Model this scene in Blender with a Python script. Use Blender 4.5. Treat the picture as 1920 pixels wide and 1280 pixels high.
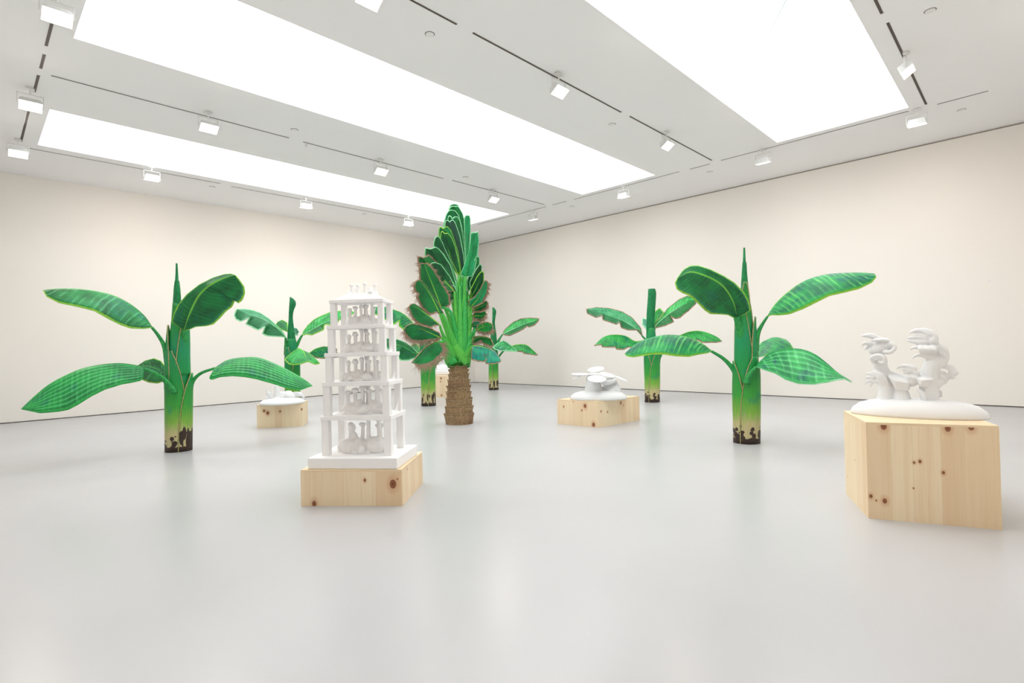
import bpy, bmesh, math, random
import numpy as np
from mathutils import Vector, Matrix

for o in list(bpy.data.objects): bpy.data.objects.remove(o)
SC = bpy.context.scene
COL = SC.collection
V = Vector
random.seed(7)

# ---------------------------------------------------------------- camera
F_PX, YAW, PITCH, ROLL, CAM_H = 1001.5, 44.354, 0.482, -1.367, 1.4
H, XW, YW = 5.405, 14.03, 15.80          # ceiling height, right wall plane, left wall plane
XN, YN = -1.6, -1.5                        # the two walls behind the camera
SKX0, SKX1 = 0.99, 11.58                   # skylights run along x
SKY = [(1.48, 3.65), (6.40, 8.56), (11.30, 13.36)]
_a, _p, _r = math.radians(YAW), math.radians(PITCH), math.radians(ROLL)
FW = V((math.cos(_a)*math.cos(_p), math.sin(_a)*math.cos(_p), math.sin(_p)))
_rt = V((math.sin(_a), -math.cos(_a), 0)); _up = _rt.cross(FW)
RT = _rt*math.cos(_r) + _up*math.sin(_r)
UP = _up*math.cos(_r) - _rt*math.sin(_r)
EYE = V((0, 0, CAM_H))
cd = bpy.data.cameras.new('camera'); cam = bpy.data.objects.new('camera', cd); COL.objects.link(cam)
cd.sensor_width = 36; cd.lens = 36*F_PX/1920; cd.clip_start = 0.05; cd.clip_end = 200
m = Matrix((RT, UP, -FW)).transposed().to_4x4(); m.translation = EYE
cam.matrix_world = m
SC.camera = cam

# ---------------------------------------------------------------- world, exposure
w = bpy.data.worlds.new('world'); SC.world = w; w.use_nodes = True
w.node_tree.nodes['Background'].inputs[0].default_value = (0.86, 0.93, 1.0, 1)
w.node_tree.nodes['Background'].inputs[1].default_value = 1.0
vs = SC.view_settings
vs.view_transform = 'Standard'; vs.look = 'None'; vs.gamma = 1; vs.use_curve_mapping = False
vs.exposure = 0.36
SKY_GAIN = 2.95          # brightness of the daylight behind the laylights
LAMP_W = 18.0           # wall washer power

# ---------------------------------------------------------------- pixel to place helpers
def ray(px, py):
    return (FW*F_PX + RT*(px-960) - UP*(py-640)).normalized()
def on_z(px, py, z=0.0):
    r = ray(px, py); t = (z-CAM_H)/r.z
    return EYE + r*t
class Place:
    """vertical plane through a spot on the floor, square to the line of sight"""
    def __init__(s, p):
        s.p = V((p.x, p.y, 0)); h = V((p.x, p.y, 0)); s.D = h.length; s.n = h.normalized()
        s.side = V((s.n.y, -s.n.x, 0))
        s.m = s.D/F_PX*(FW.dot(s.n))       # metres per pixel near the view axis
    def at(s, px, py, d=0.0):
        r = ray(px, py); return EYE + r*((s.D+d)/r.dot(s.n))
    def ppm(s, px): return (s.at(px+1, 700)-s.at(px, 700)).length
def crop(ox, oy, sc): return lambda x, y: (ox+x/sc, oy+y/sc)

# ---------------------------------------------------------------- object helpers
def put(name, mesh, mat=None, parent=None, loc=None):
    o = bpy.data.objects.new(name, mesh); COL.objects.link(o)
    if mat:
        for mm in (mat if isinstance(mat, (list, tuple)) else [mat]): mesh.materials.append(mm)
    if parent: o.parent = parent
    if loc is not None: o.location = loc
    return o
def tag(o, label=None, cat=None, group=None, kind=None):
    if label: o['label'] = label
    if cat: o['category'] = cat
    if group: o['group'] = group
    if kind: o['kind'] = kind
    return o
def thing(name, label, cat, loc=(0, 0, 0), group=None, rz=0):
    o = bpy.data.objects.new(name, None); COL.objects.link(o); o.location = loc; o.rotation_euler.z = rz
    o.empty_display_size = .1
    return tag(o, label, cat, group)
def mesh_of(name, vs_, fs, smooth=True, uvs=None):
    me = bpy.data.meshes.new(name); me.from_pydata([tuple(v) for v in vs_], [], fs)
    if smooth: me.polygons.foreach_set('use_smooth', [True]*len(me.polygons))
    if uvs is not None:
        l = me.uv_layers.new(name='UVMap')
        idx = np.empty(len(me.loops), dtype=np.int32); me.loops.foreach_get('vertex_index', idx)
        l.data.foreach_set('uv', np.asarray(uvs, dtype=np.float32)[idx].ravel())
    me.update(); return me
class MB:
    def __init__(s): s.v = []; s.f = []
    def add(s, v, f):
        n = len(s.v); s.v += [tuple(a) for a in v]; s.f += [tuple(i+n for i in q) for q in f]
    def box(s, lo, hi):
        x0, y0, z0 = lo; x1, y1, z1 = hi
        s.add([(x0,y0,z0),(x1,y0,z0),(x1,y1,z0),(x0,y1,z0),(x0,y0,z1),(x1,y0,z1),(x1,y1,z1),(x0,y1,z1)],
              [(0,3,2,1),(4,5,6,7),(0,1,5,4),(1,2,6,5),(2,3,7,6),(3,0,4,7)])
    def prism(s, poly, z0, z1):
        n = len(poly)
        s.add([(p[0],p[1],z0) for p in poly]+[(p[0],p[1],z1) for p in poly],
              [tuple(range(n-1,-1,-1)), tuple(range(n,2*n))]+[(i,(i+1)%n,n+(i+1)%n,n+i) for i in range(n)])
    def tube(s, pts, rad, n=8, cap=True, flat=1.0, flatdir=None):
        pts = [V(p) for p in pts]; k = len(pts)
        if not hasattr(rad, '__len__'): rad = [rad]*k
        ref = V((0,0,1)); vv = []; ff = []
        t0 = (pts[1]-pts[0]).normalized()
        if abs(t0.z) > .9: ref = V((1,0,0))
        u = None
        for i in range(k):
            t = (pts[min(i+1,k-1)]-pts[max(i-1,0)])
            t = t.normalized() if t.length > 1e-9 else t0
            if flatdir is not None: u = flatdir - t*flatdir.dot(t); u.normalize()
            elif u is None: u = t.cross(ref).normalized()
            else:
                u = u - t*u.dot(t); u = u.normalized() if u.length > 1e-6 else t.cross(ref).normalized()
            w_ = t.cross(u)
            for j in range(n):
                a = 2*math.pi*j/n
                vv.append(pts[i]+u*math.cos(a)*rad[i]*flat+w_*math.sin(a)*rad[i])
        for i in range(k-1):
            for j in range(n):
                ff.append((i*n+j, i*n+(j+1)%n, (i+1)*n+(j+1)%n, (i+1)*n+j))
        if cap: ff += [tuple(range(n-1,-1,-1)), tuple(range((k-1)*n, k*n))]
        s.add(vv, ff)
    def lathe(s, prof, c=(0,0,0), n=24, sx=1, sy=1):
        vv = [(c[0]+r*sx*math.cos(2*math.pi*j/n), c[1]+r*sy*math.sin(2*math.pi*j/n), c[2]+z) for r, z in prof for j in range(n)]
        ff = [(i*n+j, i*n+(j+1)%n, (i+1)*n+(j+1)%n, (i+1)*n+j) for i in range(len(prof)-1) for j in range(n)]
        ff += [tuple(range(n-1,-1,-1)), tuple(range((len(prof)-1)*n, len(prof)*n))]
        s.add(vv, ff)
    def ball(s, c, r, n=12, m=8, mat=None):
        c = V(c); r = (r,r,r) if not hasattr(r,'__len__') else r
        vv = []
        for i in range(m+1):
            th = math.pi*i/m
            for j in range(n):
                a = 2*math.pi*j/n
                q = V((r[0]*math.sin(th+1e-4)*math.cos(a), r[1]*math.sin(th+1e-4)*math.sin(a), r[2]*math.cos(th)))
                vv.append(c+(mat@q if mat else q))
        ff = [(i*n+(j+1)%n, i*n+j, (i+1)*n+j, (i+1)*n+(j+1)%n) for i in range(m) for j in range(n)]
        ff += [tuple(range(n)), tuple(range((m+1)*n-1, m*n-1, -1))]
        s.add(vv, ff)
    def hull(s, pts):
        bm = bmesh.new()
        for p in pts: bm.verts.new(p)
        g = bmesh.ops.convex_hull(bm, input=bm.verts)
        bmesh.ops.delete(bm, geom=[x for x in g['geom_interior'] if isinstance(x, bmesh.types.BMVert)], context='VERTS')
        bmesh.ops.recalc_face_normals(bm, faces=bm.faces)
        bm.verts.index_update()
        s.add([v.co for v in bm.verts], [tuple(v.index for v in f.verts) for f in bm.faces]); bm.free()
    def build(s, name, mat, parent=None, smooth=False, off=None, bevel=0, loc=None):
        vv = s.v if off is None else [tuple(V(v)-off) for v in s.v]
        o = put(name, mesh_of(name, vv, s.f, smooth), mat, parent, loc)
        if bevel:
            b = o.modifiers.new('bevel', 'BEVEL'); b.width = bevel; b.segments = 2; b.limit_method = 'ANGLE'
        return o

def catmull(P, n):
    P = np.asarray(P, float)
    if len(P) == 2: return P[0]+(P[1]-P[0])*np.linspace(0,1,n)[:,None]
    Q = np.vstack([2*P[0]-P[1], P, 2*P[-1]-P[-2]]); out = []
    for i in range(len(P)-1):
        a,b,c,d = Q[i:i+4]; t = np.linspace(0,1,12,endpoint=False)[:,None]
        out.append(.5*(2*b+(c-a)*t+(2*a-5*b+4*c-d)*t**2+(3*b-a-3*c+d)*t**3))
    out = np.vstack(out+[P[-1:]]); return resample(out, n)
def resample(P, n):
    P = np.asarray(P, float); L = np.r_[0, np.cumsum(np.linalg.norm(np.diff(P, axis=0), axis=1))]
    if L[-1] == 0: return np.repeat(P[:1], n, 0)
    t = np.linspace(0, L[-1], n)
    return np.stack([np.interp(t, L, P[:,k]) for k in range(P.shape[1])], 1)

# ---------------------------------------------------------------- materials
def srgb(r, g, b):
    f = lambda c: (c/255/12.92 if c/255 <= .04045 else ((c/255+.055)/1.055)**2.4)
    return (f(r), f(g), f(b), 1)
class NT:
    def __init__(s, name):
        s.m = bpy.data.materials.new(name); s.m.use_nodes = True; s.t = s.m.node_tree; s.N = s.t.nodes; s.L = s.t.links
        s.b = s.N['Principled BSDF']
    def n(s, typ, **k):
        x = s.N.new(typ)
        for a, v in k.items(): setattr(x, a, v)
        return x
    def link(s, a, b): s.L.new(a, b)
    def val(s, sock, v):
        if hasattr(v, 'is_output'): s.L.new(v, sock)
        else: sock.default_value = v
    def math(s, op, a, b=0.0, c=None, clamp=False):
        x = s.n('ShaderNodeMath', operation=op, use_clamp=clamp); s.val(x.inputs[0], a); s.val(x.inputs[1], b)
        if c is not None: s.val(x.inputs[2], c)
        return x.outputs[0]
    def mix(s, f, a, b, mode='MIX'):
        x = s.n('ShaderNodeMix', data_type='RGBA', blend_type=mode); s.val(x.inputs[0], f); s.val(x.inputs[6], a); s.val(x.inputs[7], b)
        return x.outputs[2]
    def smooth(s, v, lo, hi, a=0.0, b=1.0):
        x = s.n('ShaderNodeMapRange', interpolation_type='SMOOTHSTEP'); s.val(x.inputs[0], v)
        for i, q in enumerate((lo, hi, a, b)): x.inputs[i+1].default_value = q
        return x.outputs[0]
    def noise(s, vec, scale, detail=2, rough=.5):
        x = s.n('ShaderNodeTexNoise'); x.inputs['Scale'].default_value = scale; x.inputs['Detail'].default_value = detail
        x.inputs['Roughness'].default_value = rough
        if vec is not None: s.link(vec, x.inputs['Vector'])
        return x.outputs[0]
    def mapping(s, vec, scale):
        x = s.n('ShaderNodeMapping'); s.link(vec, x.inputs[0]); x.inputs['Scale'].default_value = scale; return x.outputs[0]
    def ramp(s, v, stops):
        x = s.n('ShaderNodeValToRGB'); e = x.color_ramp.elements
        while len(e) < len(stops): e.new(.5)
        for i, (p, c) in enumerate(stops): e[i].position = p; e[i].color = c
        s.link(v, x.inputs[0]); return x.outputs[0]
    def bump(s, h, strength=.3, dist=.01):
        x = s.n('ShaderNodeBump'); x.inputs['Strength'].default_value = strength; x.inputs['Distance'].default_value = dist
        s.link(h, x.inputs['Height']); s.link(x.outputs[0], s.b.inputs['Normal'])
    def out(s, col, rough=.5, spec=.5):
        s.val(s.b.inputs['Base Color'], col); s.val(s.b.inputs['Roughness'], rough); s.b.inputs['Specular IOR Level'].default_value = spec
        return s.m
def coords(t, which='Object'): return t.n('ShaderNodeTexCoord').outputs[which]

def paint(name, col, rough=.6, amt=.03, scale=3, spec=.3):
    t = NT(name); n = t.noise(coords(t), scale, 3)
    c2 = tuple(min(1, c*(1-amt)) for c in col[:3])+(1,)
    return t.out(t.mix(n, col, c2), rough, spec)
def M_floor():
    t = NT('polished_concrete'); c = coords(t)
    n1 = t.noise(c, .35, 4); n2 = t.noise(c, 6, 5, .6); n3 = t.noise(c, 60, 2)
    col = t.mix(t.smooth(n1, .35, .65), srgb(188,188,190), srgb(192,192,194))
    col = t.mix(t.smooth(n2, .45, .75, 0, .06), col, srgb(184,184,186))
    v = t.n('ShaderNodeTexVoronoi'); v.inputs['Scale'].default_value = 1.1; t.link(c, v.inputs['Vector'])
    col = t.mix(t.smooth(v.outputs['Distance'], .012, .02, .5, 0), col, srgb(150,148,144))
    r = .27
    return t.out(col, r, .38)
WALL = paint('wall_paint', srgb(249,244,237), .75, .015, .8)
CEIL = paint('ceiling_paint', srgb(251,251,251), .8, .01, 1)
GAP = paint('shadow_gap', srgb(96,88,80), .8)
TRACKM = paint('track_slot_shade', srgb(92,82,76), .6)  # dark brown puts the shade of the recessed slots into the colour
LAMPW = paint('lamp_white_metal', srgb(240,240,238), .4, .02)
PLASTER = paint('matt_white_plaster', srgb(236,237,238), .55, .015, 6, .3)
NYLON = paint('white_sintered_nylon', srgb(252,250,249), .6, .02, 8, .3)
FLOORM = M_floor()

def emit(name, col, s):
    t = NT(name); t.b.inputs['Emission Color'].default_value = col; t.b.inputs['Emission Strength'].default_value = s
    t.b.inputs['Base Color'].default_value = (.8,.8,.8,1); return t.m
SKYM = emit('daylit_laylight', (.93, .975, 1.0, 1), SKY_GAIN)
LENSM = emit('lamp_lens_glow', (1, .90, .78, 1), 9)

def M_leaf(name, dark, light, rim, rimw=.07, veins=22, vein_col=None, vein_amt=.35, grid=0, mid=None, patch=None, slant=.35, brown=0, edge2=None, under=None):
    """uv: u metres along the rib / 4, v across with the rib at 0.5"""
    t = NT(name); uv = t.n('ShaderNodeUVMap').outputs[0]
    sp = t.n('ShaderNodeSeparateXYZ'); t.link(uv, sp.inputs[0])
    u = t.math('MULTIPLY', sp.outputs[0], 4.0); v = t.math('MULTIPLY', t.math('SUBTRACT', sp.outputs[1], .5), 2.0)
    av = t.math('ABSOLUTE', v)
    cmb = t.n('ShaderNodeCombineXYZ'); t.link(u, cmb.inputs[0]); t.link(v, cmb.inputs[1])
    oi = t.n('ShaderNodeObjectInfo'); t.link(t.math('MULTIPLY', oi.outputs['Random'], 30.0), cmb.inputs[2])
    vec = cmb.outputs[0]
    n1 = t.noise(t.mapping(vec, (2.2, 1.1, 1)), 1.6, 3)
    n2 = t.noise(t.mapping(vec, (30, 3, 1)), 1.5, 3, .6)
    n3 = t.noise(t.mapping(vec, (6, 26, 1)), 1.5, 3, .6)
    col = t.mix(t.smooth(n1, .34, .66), dark, light)
    if patch: col = t.mix(t.smooth(t.noise(t.mapping(vec, (1.7, .8, 1.3)), 2.3, 2), .54, .68, 0, .85), col, patch)
    col = t.mix(t.smooth(n2, .35, .75, 0, .3), col, light)
    ph = t.math('MULTIPLY', t.math('SUBTRACT', u, t.math('MULTIPLY', av, slant*.35)), veins*6.283)
    ph = t.math('ADD', ph, t.math('MULTIPLY', n1, 3.0))
    s0 = t.math('SINE', ph)
    c3 = t.n('ShaderNodeCombineXYZ'); t.link(t.math('SUBTRACT', u, t.math('MULTIPLY', av, slant*.35)), c3.inputs[0]); t.link(v, c3.inputs[1]); t.link(t.math('MULTIPLY', oi.outputs['Random'], 17.0), c3.inputs[2])
    nr = t.noise(t.mapping(c3.outputs[0], (veins*1.5, 1.0, 1)), 1.3, 4, .62)
    s = t.math('ADD', t.math('MULTIPLY', s0, .42), t.math('MULTIPLY', t.math('SUBTRACT', nr, .5), 3.4)); vf = t.smooth(s, .05, 1.0, 0, vein_amt)
    vc = vein_col or tuple(min(1, c*1.8+.02) for c in light[:3])+(1,)
    col = t.mix(vf, col, vc)
    dk = tuple(c*.45 for c in dark[:3])+(1,)
    col = t.mix(t.smooth(s, -1.1, -.35, vein_amt*.55, 0), col, dk)
    h = t.math('MULTIPLY', s, .5)
    if grid:
        g = t.math('SINE', t.math('MULTIPLY', v, grid*6.283))
        col = t.mix(t.smooth(g, .5, .98, 0, .38), col, vc)
        col = t.mix(t.smooth(g, -.98, -.5, .3, 0), col, dk)
        h = t.math('ADD', h, t.math('MULTIPLY', g, .5))
    col = t.mix(t.smooth(n3, .55, .8, 0, .22), col, dk)
    if under: col = t.mix(t.smooth(v, .0, .05, 0, .8), col, t.mix(t.smooth(n2, .3, .7), under, tuple(c*.55 for c in under[:3])+(1,)))
    if mid: col = t.mix(t.smooth(av, .02, .06, .9, 0), col, mid)
    wob = t.math('ADD', av, t.math('MULTIPLY', t.math('SUBTRACT', n2, .5), .10 if not brown else .3))
    if edge2: col = t.mix(t.smooth(wob, 1-rimw*2.6, 1-rimw, 0, .6), col, edge2)
    if brown: col = t.mix(t.smooth(wob, 1-brown, 1-brown*.45), col, srgb(128,100,74))
    col = t.mix(t.smooth(wob, 1-rimw, 1-rimw*.4), col, rim)
    t.bump(h, .35, .012)
    return t.out(col, .42, .4)
LIME = srgb(142,200,62); PALE = srgb(128,214,150); DRY = srgb(150,118,86); SAND = srgb(206,186,150)
LF = {
 'mid':   M_leaf('leaf_painted_mid_green', srgb(10,96,48), srgb(34,146,72), LIME, vein_col=srgb(110,215,150), veins=12, vein_amt=.5, patch=srgb(22,128,92), mid=srgb(90,190,80)),
 'under': M_leaf('leaf_painted_dark_underside', srgb(0,82,42), srgb(8,122,56), LIME, vein_col=srgb(40,165,95), veins=18, vein_amt=.25, patch=srgb(2,96,66), mid=srgb(120,200,70), edge2=srgb(40,140,100)),
 'grid':  M_leaf('leaf_painted_gridded', srgb(6,112,58), srgb(34,164,76), srgb(60,190,90), vein_col=srgb(112,228,140), veins=16, grid=8, vein_amt=.22, patch=srgb(4,100,92), mid=srgb(70,190,90)),
 'check': M_leaf('leaf_painted_checked', srgb(18,128,74), srgb(46,180,88), srgb(96,214,130), vein_col=srgb(122,228,150), veins=9, grid=6, vein_amt=.6, patch=srgb(6,82,96)),
 'stripe':M_leaf('leaf_painted_ribbed', srgb(0,104,70), srgb(24,158,80), LIME, vein_col=srgb(120,226,110), veins=15, vein_amt=.62, patch=srgb(0,96,96), edge2=srgb(60,190,80)),
 'bright':M_leaf('leaf_painted_bright', srgb(10,122,54), srgb(44,172,74), SAND, .05, vein_col=srgb(120,226,130), veins=16, vein_amt=.38, patch=srgb(6,120,92)),
 'split': M_leaf('leaf_painted_light_top_dark_underside', srgb(34,134,86), srgb(92,184,128), PALE, vein_col=srgb(130,214,160), veins=12, vein_amt=.5, patch=srgb(20,150,76), under=srgb(14,118,60)),
 'splitg': M_leaf('leaf_painted_bright_top_dark_underside', srgb(14,134,58), srgb(58,190,86), LIME, vein_col=srgb(130,230,150), veins=12, vein_amt=.55, under=srgb(8,112,50)),
 'teal':  M_leaf('leaf_painted_grey_teal', srgb(32,122,96), srgb(84,170,140), PALE, vein_col=srgb(120,200,170), veins=8, vein_amt=.4),
 'pdark': M_leaf('palm_leaf_dark_green', srgb(0,66,36), srgb(0,104,48), PALE, .09, vein_col=srgb(14,120,64), veins=22, vein_amt=.16, patch=srgb(4,84,46)),
 'pgrey': M_leaf('palm_leaf_charcoal', srgb(18,62,44), srgb(40,90,70), PALE, .09, vein_col=srgb(80,120,110), veins=30, vein_amt=.3, patch=srgb(4,92,60)),
 'pmid':  M_leaf('palm_leaf_green', srgb(0,92,44), srgb(6,140,64), PALE, .10, vein_col=srgb(30,165,90), veins=22, vein_amt=.165, patch=srgb(0,110,84)),
 'plight':M_leaf('palm_leaf_turquoise', srgb(0,132,66), srgb(40,176,110), srgb(150,226,200), .08, vein_col=srgb(90,210,160), veins=24, vein_amt=.18),
 'pbrown':M_leaf('palm_leaf_with_dry_edge', srgb(0,96,46), srgb(6,128,56), srgb(140,108,82), .07, vein_col=srgb(20,140,70), veins=22, vein_amt=.16, brown=.15, mid=srgb(110,196,60)),
 'pblue': M_leaf('palm_leaf_blue_green', srgb(0,104,104), srgb(10,158,110), SAND, .05, vein_col=srgb(30,190,200), veins=16, vein_amt=.4, brown=.0, patch=srgb(80,80,60)),
}
def plain(name, a, b, rough=.45, scale=(3,3,14), nscale=4, spec=.4):
    t = NT(name); c = t.mapping(coords(t), scale); n = t.noise(c, nscale, 4, .6)
    t.bump(n, .4, .006); return t.out(t.mix(t.smooth(n, .35, .65), a, b), rough, spec)
def M_pet(name, a, b):
    t = NT(name); c = t.mapping(coords(t), (26,26,1.8)); n = t.noise(c, 5, 4, .6); oi = t.n('ShaderNodeObjectInfo').outputs['Random']
    col = t.mix(t.smooth(n, .38, .62), a, b); col = t.mix(t.math('MULTIPLY', oi, .55), col, srgb(118,214,70))
    col = t.mix(t.smooth(n, .30, .38, .8, 0), col, srgb(0,112,70)); t.bump(n, .5, .008); return t.out(col, .42, .4)
RIM = {'lime': plain('rim_lime_cord', srgb(120,196,60), srgb(160,214,80)),
       'pale': plain('rim_pale_green_cord', srgb(120,214,144), srgb(182,240,196)),
       'dry': plain('rim_dry_brown_cord', srgb(110,84,62), srgb(186,156,124)),
       'green': plain('rim_green_cord', srgb(20,140,66), srgb(70,190,90))}
PET = plain('petiole_green', srgb(10,116,62), srgb(52,170,76), .45, (20,20,3), 5)
PETB = M_pet('palm_petiole_bright_green', srgb(8,142,72), srgb(56,188,80))
SPIKE = plain('rolled_leaf_green', srgb(0,104,62), srgb(20,140,74), .45, (16,16,3), 4)
FRINGE = plain('dry_fringe', srgb(132,102,84), srgb(206,176,150), .8, (20,20,20), 6)
SEAM = plain('sheath_seam_beige', srgb(120,150,84), srgb(190,160,120), .6, (8,8,8), 6)
def M_trunk(name, k=1.0, teal=True, drip=0):
    t = NT(name); c = coords(t); sp = t.n('ShaderNodeSeparateXYZ'); t.link(c, sp.inputs[0]); z = sp.outputs[2]
    fine = t.noise(t.mapping(c, (28,28,1.6)), 4, 4, .6)
    big = t.noise(t.mapping(c, (4,4,2)), 1.6, 3)
    zz = t.math('ADD', z, t.math('MULTIPLY', t.math('SUBTRACT', fine, .5), .34))
    zz = t.math('DIVIDE', zz, 2.4*k)
    col = t.ramp(zz, [(0, srgb(200,178,140)), (.11, srgb(206,188,140)), (.17, srgb(138,184,66)), (.27, srgb(56,160,52)),
                      (.42, srgb(14,142,60)), (.6, srgb(0,138,88) if teal else srgb(40,160,60)), (.8, srgb(40,150,50)), (1, srgb(4,112,66))])
    col = t.mix(t.smooth(big, .55, .7, 0, .5), col, t.mix(t.smooth(z, .25, .55), srgb(196,176,130), srgb(0,128,104)))
    ang = t.n('ShaderNodeMath', operation='ARCTAN2'); t.link(sp.outputs[1], ang.inputs[0]); t.link(sp.outputs[0], ang.inputs[1])
    s = t.math('SINE', t.math('MULTIPLY', ang.outputs[0], 44.0))
    col = t.mix(t.smooth(s, .5, 1, 0, .28), col, srgb(90,210,120))
    col = t.mix(t.smooth(s, -1, -.6, .2, 0), col, srgb(0,80,50))
    v = t.n('ShaderNodeTexVoronoi'); v.inputs['Scale'].default_value = 15 if not drip else 13
    t.link(t.mapping(c, (1,1,1) if not drip else (1.3,1.3,.32)), v.inputs['Vector'])
    thr = t.math('MINIMUM', t.math('MULTIPLY', t.math('SUBTRACT', .31 + drip*.06, z), 4.6), .60-.1*drip)
    thr = t.math('ADD', thr, t.math('MULTIPLY', t.math('SUBTRACT', t.noise(t.mapping(c,(3,3,.6)), 3, 1), .5), 1.1))
    dots = t.math('LESS_THAN', v.outputs['Distance'], thr)
    dots = t.math('MAXIMUM', dots, t.math('LESS_THAN', t.math('ADD', z, t.math('MULTIPLY', fine, .06)), .105))
    dots = t.math('MULTIPLY', dots, t.math('LESS_THAN', z, .42))
    col = t.mix(dots, col, srgb(58,42,34))
    t.bump(t.math('ADD', t.math('MULTIPLY', s, .4), fine), .4, .006)
    return t.out(col, .45, .4)
TRUNK = M_trunk('banana_stem_painted'); TRUNKD = M_trunk('banana_stem_dripped', drip=1)
def M_bark():
    t = NT('palm_bark_fibres'); c = coords(t)
    f = t.noise(t.mapping(c, (30,30,4)), 4, 5, .65); b = t.noise(c, 3, 3)
    col = t.ramp(f, [(.3, srgb(88,62,48)), (.45, srgb(146,118,88)), (.6, srgb(184,158,118)), (.75, srgb(168,132,108))])
    col = t.mix(t.smooth(b, .5, .65, 0, .45), col, srgb(124,84,68))
    t.bump(f, .8, .02); return t.out(col, .8, .2)
BARK = M_bark()
RAGGED = plain('torn_bark_edge', srgb(150,124,92), srgb(196,176,140), .8)

# pine board material: uv in metres on the face; listed knots stay where the photograph has them
def M_pine(name, knots=(), base=srgb(244,222,186), k=1.0):
    t = NT(name); uv = t.n('ShaderNodeUVMap').outputs[0]; oi = t.n('ShaderNodeObjectInfo')
    sp = t.n('ShaderNodeSeparateXYZ'); t.link(uv, sp.inputs[0]); X, Y = sp.outputs[0], sp.outputs[1]
    off = t.n('ShaderNodeCombineXYZ'); t.link(X, off.inputs[0]); t.link(Y, off.inputs[1]); t.link(t.math('MULTIPLY', oi.outputs['Random'], 9.0), off.inputs[2])
    warp = t.noise(t.mapping(off.outputs[0], (3, .8, 1)), 1.5, 2)
    g = t.noise(t.mapping(off.outputs[0], (60, 1.6, 1)), 1.4, 4, .6)
    g2 = t.noise(t.mapping(off.outputs[0], (14, .5, 1)), 1.2, 3, .5)
    tone = t.ramp(oi.outputs['Random'], [(0, srgb(232,204,166)), (.3, srgb(246,226,192)), (.65, srgb(248,230,196)), (1, srgb(230,198,158))])
    col = t.mix(.75, base, tone)
    col = t.mix(t.smooth(g2, .45, .7, 0, .35), col, srgb(230,196,154))
    col = t.mix(t.smooth(g, .5, .75, 0, .22), col, srgb(214,176,132))
    for (kx, kz, r) in knots:
        dx = t.math('SUBTRACT', X, kx); dz = t.math('SUBTRACT', Y, kz)
        d = t.math('SQRT', t.math('ADD', t.math('MULTIPLY', dx, dx), t.math('MULTIPLY', t.math('MULTIPLY', dz, dz), .55)))
        d = t.math('ADD', d, t.math('MULTIPLY', t.math('SUBTRACT', warp, .5), r*.8))
        rings = t.math('SINE', t.math('DIVIDE', d, r/9.0))
        col = t.mix(t.smooth(d, r*1.0, r*2.6, .45, 0), col, srgb(206,150,104))
        col = t.mix(t.smooth(d, r*.75, r*1.0, .95, 0), col, t.mix(t.smooth(rings, -.5, .7), srgb(150,88,56), srgb(116,62,40)))
    t.bump(g, .05, .002)
    return t.out(col, .5, .35)

# ================================================================ ROOM
def struct(name, mb, mat, smooth=False): return tag(mb.build(name, mat, None, smooth), kind='structure')
T = .25
b = MB(); b.box((XN-T, YN-T, -.2), (XW+T, YW+T, 0)); struct('floor', b, FLOORM)
def wall(name, lo, hi, label=None):
    b = MB(); b.box(lo, hi); return struct(name, b, WALL)
G = .018
wall('wall_left', (XN-T, YW, G), (XW+T, YW+T, H))
wall('wall_right', (XW, YN-T, G), (XW+T, YW, H-.03))
wall('wall_rear', (XN-T, YN-T, 0), (XN, YW, H))
wall('wall_front', (XN, YN-T, 0), (XW, YN, H))
b = MB(); b.box((XN, YW+.012, 0), (XW+.012, YW+.03, G+.002)); struct('gap_shade_left', b, GAP)  # no board: dark strip painting the shade in the gap under the wall
b = MB(); b.box((XW+.012, YN, 0), (XW+.03, YW+.012, G+.002)); struct('gap_shade_right', b, GAP)  # same painted gap shade along the foot of the right wall
b = MB(); b.box((XW+.015, YN, H-.03), (XW+.06, YW, H)); struct('trim_1', b, paint('reveal_shade_grey', srgb(176,168,158), .8))  # grey strip painting the shade in the slot below the ceiling
# ceiling: strips around the three openings
CT = .22; b = MB()
b.box((XN-T, YN-T, H), (SKX0, YW+T, H+CT)); b.box((SKX1, YN-T, H), (XW+T, YW+T, H+CT))
ys = [YN-T]+[y for s in SKY for y in s]+[YW+T]
for i in range(0, len(ys), 2): b.box((SKX0, ys[i], H), (SKX1, ys[i+1], H+CT))
struct('ceiling', b, CEIL)
WELL = 0.95
for i, (y0, y1) in enumerate(SKY):
    b = MB(); z0, z1, e = H+CT, H+WELL, .08
    b.box((SKX0-e, y0-e, z0), (SKX0, y1+e, z1)); b.box((SKX1, y0-e, z0), (SKX1+e, y1+e, z1))
    b.box((SKX0, y0-e, z0), (SKX1, y0, z1)); b.box((SKX0, y1, z0), (SKX1, y1+e, z1))
    struct('trim_%d' % (i+2), b, CEIL)
    b = MB(); b.box((SKX0-e, y0-e, z1), (SKX1+e, y1+e, z1+.03)); struct('window_%d' % (i+1), b, SKYM)

# wire hanging in the near skylight
p0, p1 = on_z(1436, 75, H+WELL-.1), on_z(1478, -8, H+WELL-.1)
b = MB(); b.tube([p0, p0+(p1-p0)*1.3], .007, 6)
tag(b.build('blind_cord', paint('cord_grey', srgb(120,140,140), .5), None, True), 'thin straight grey cord stretched under the glowing panel of the nearest skylight', 'cord')

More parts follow.
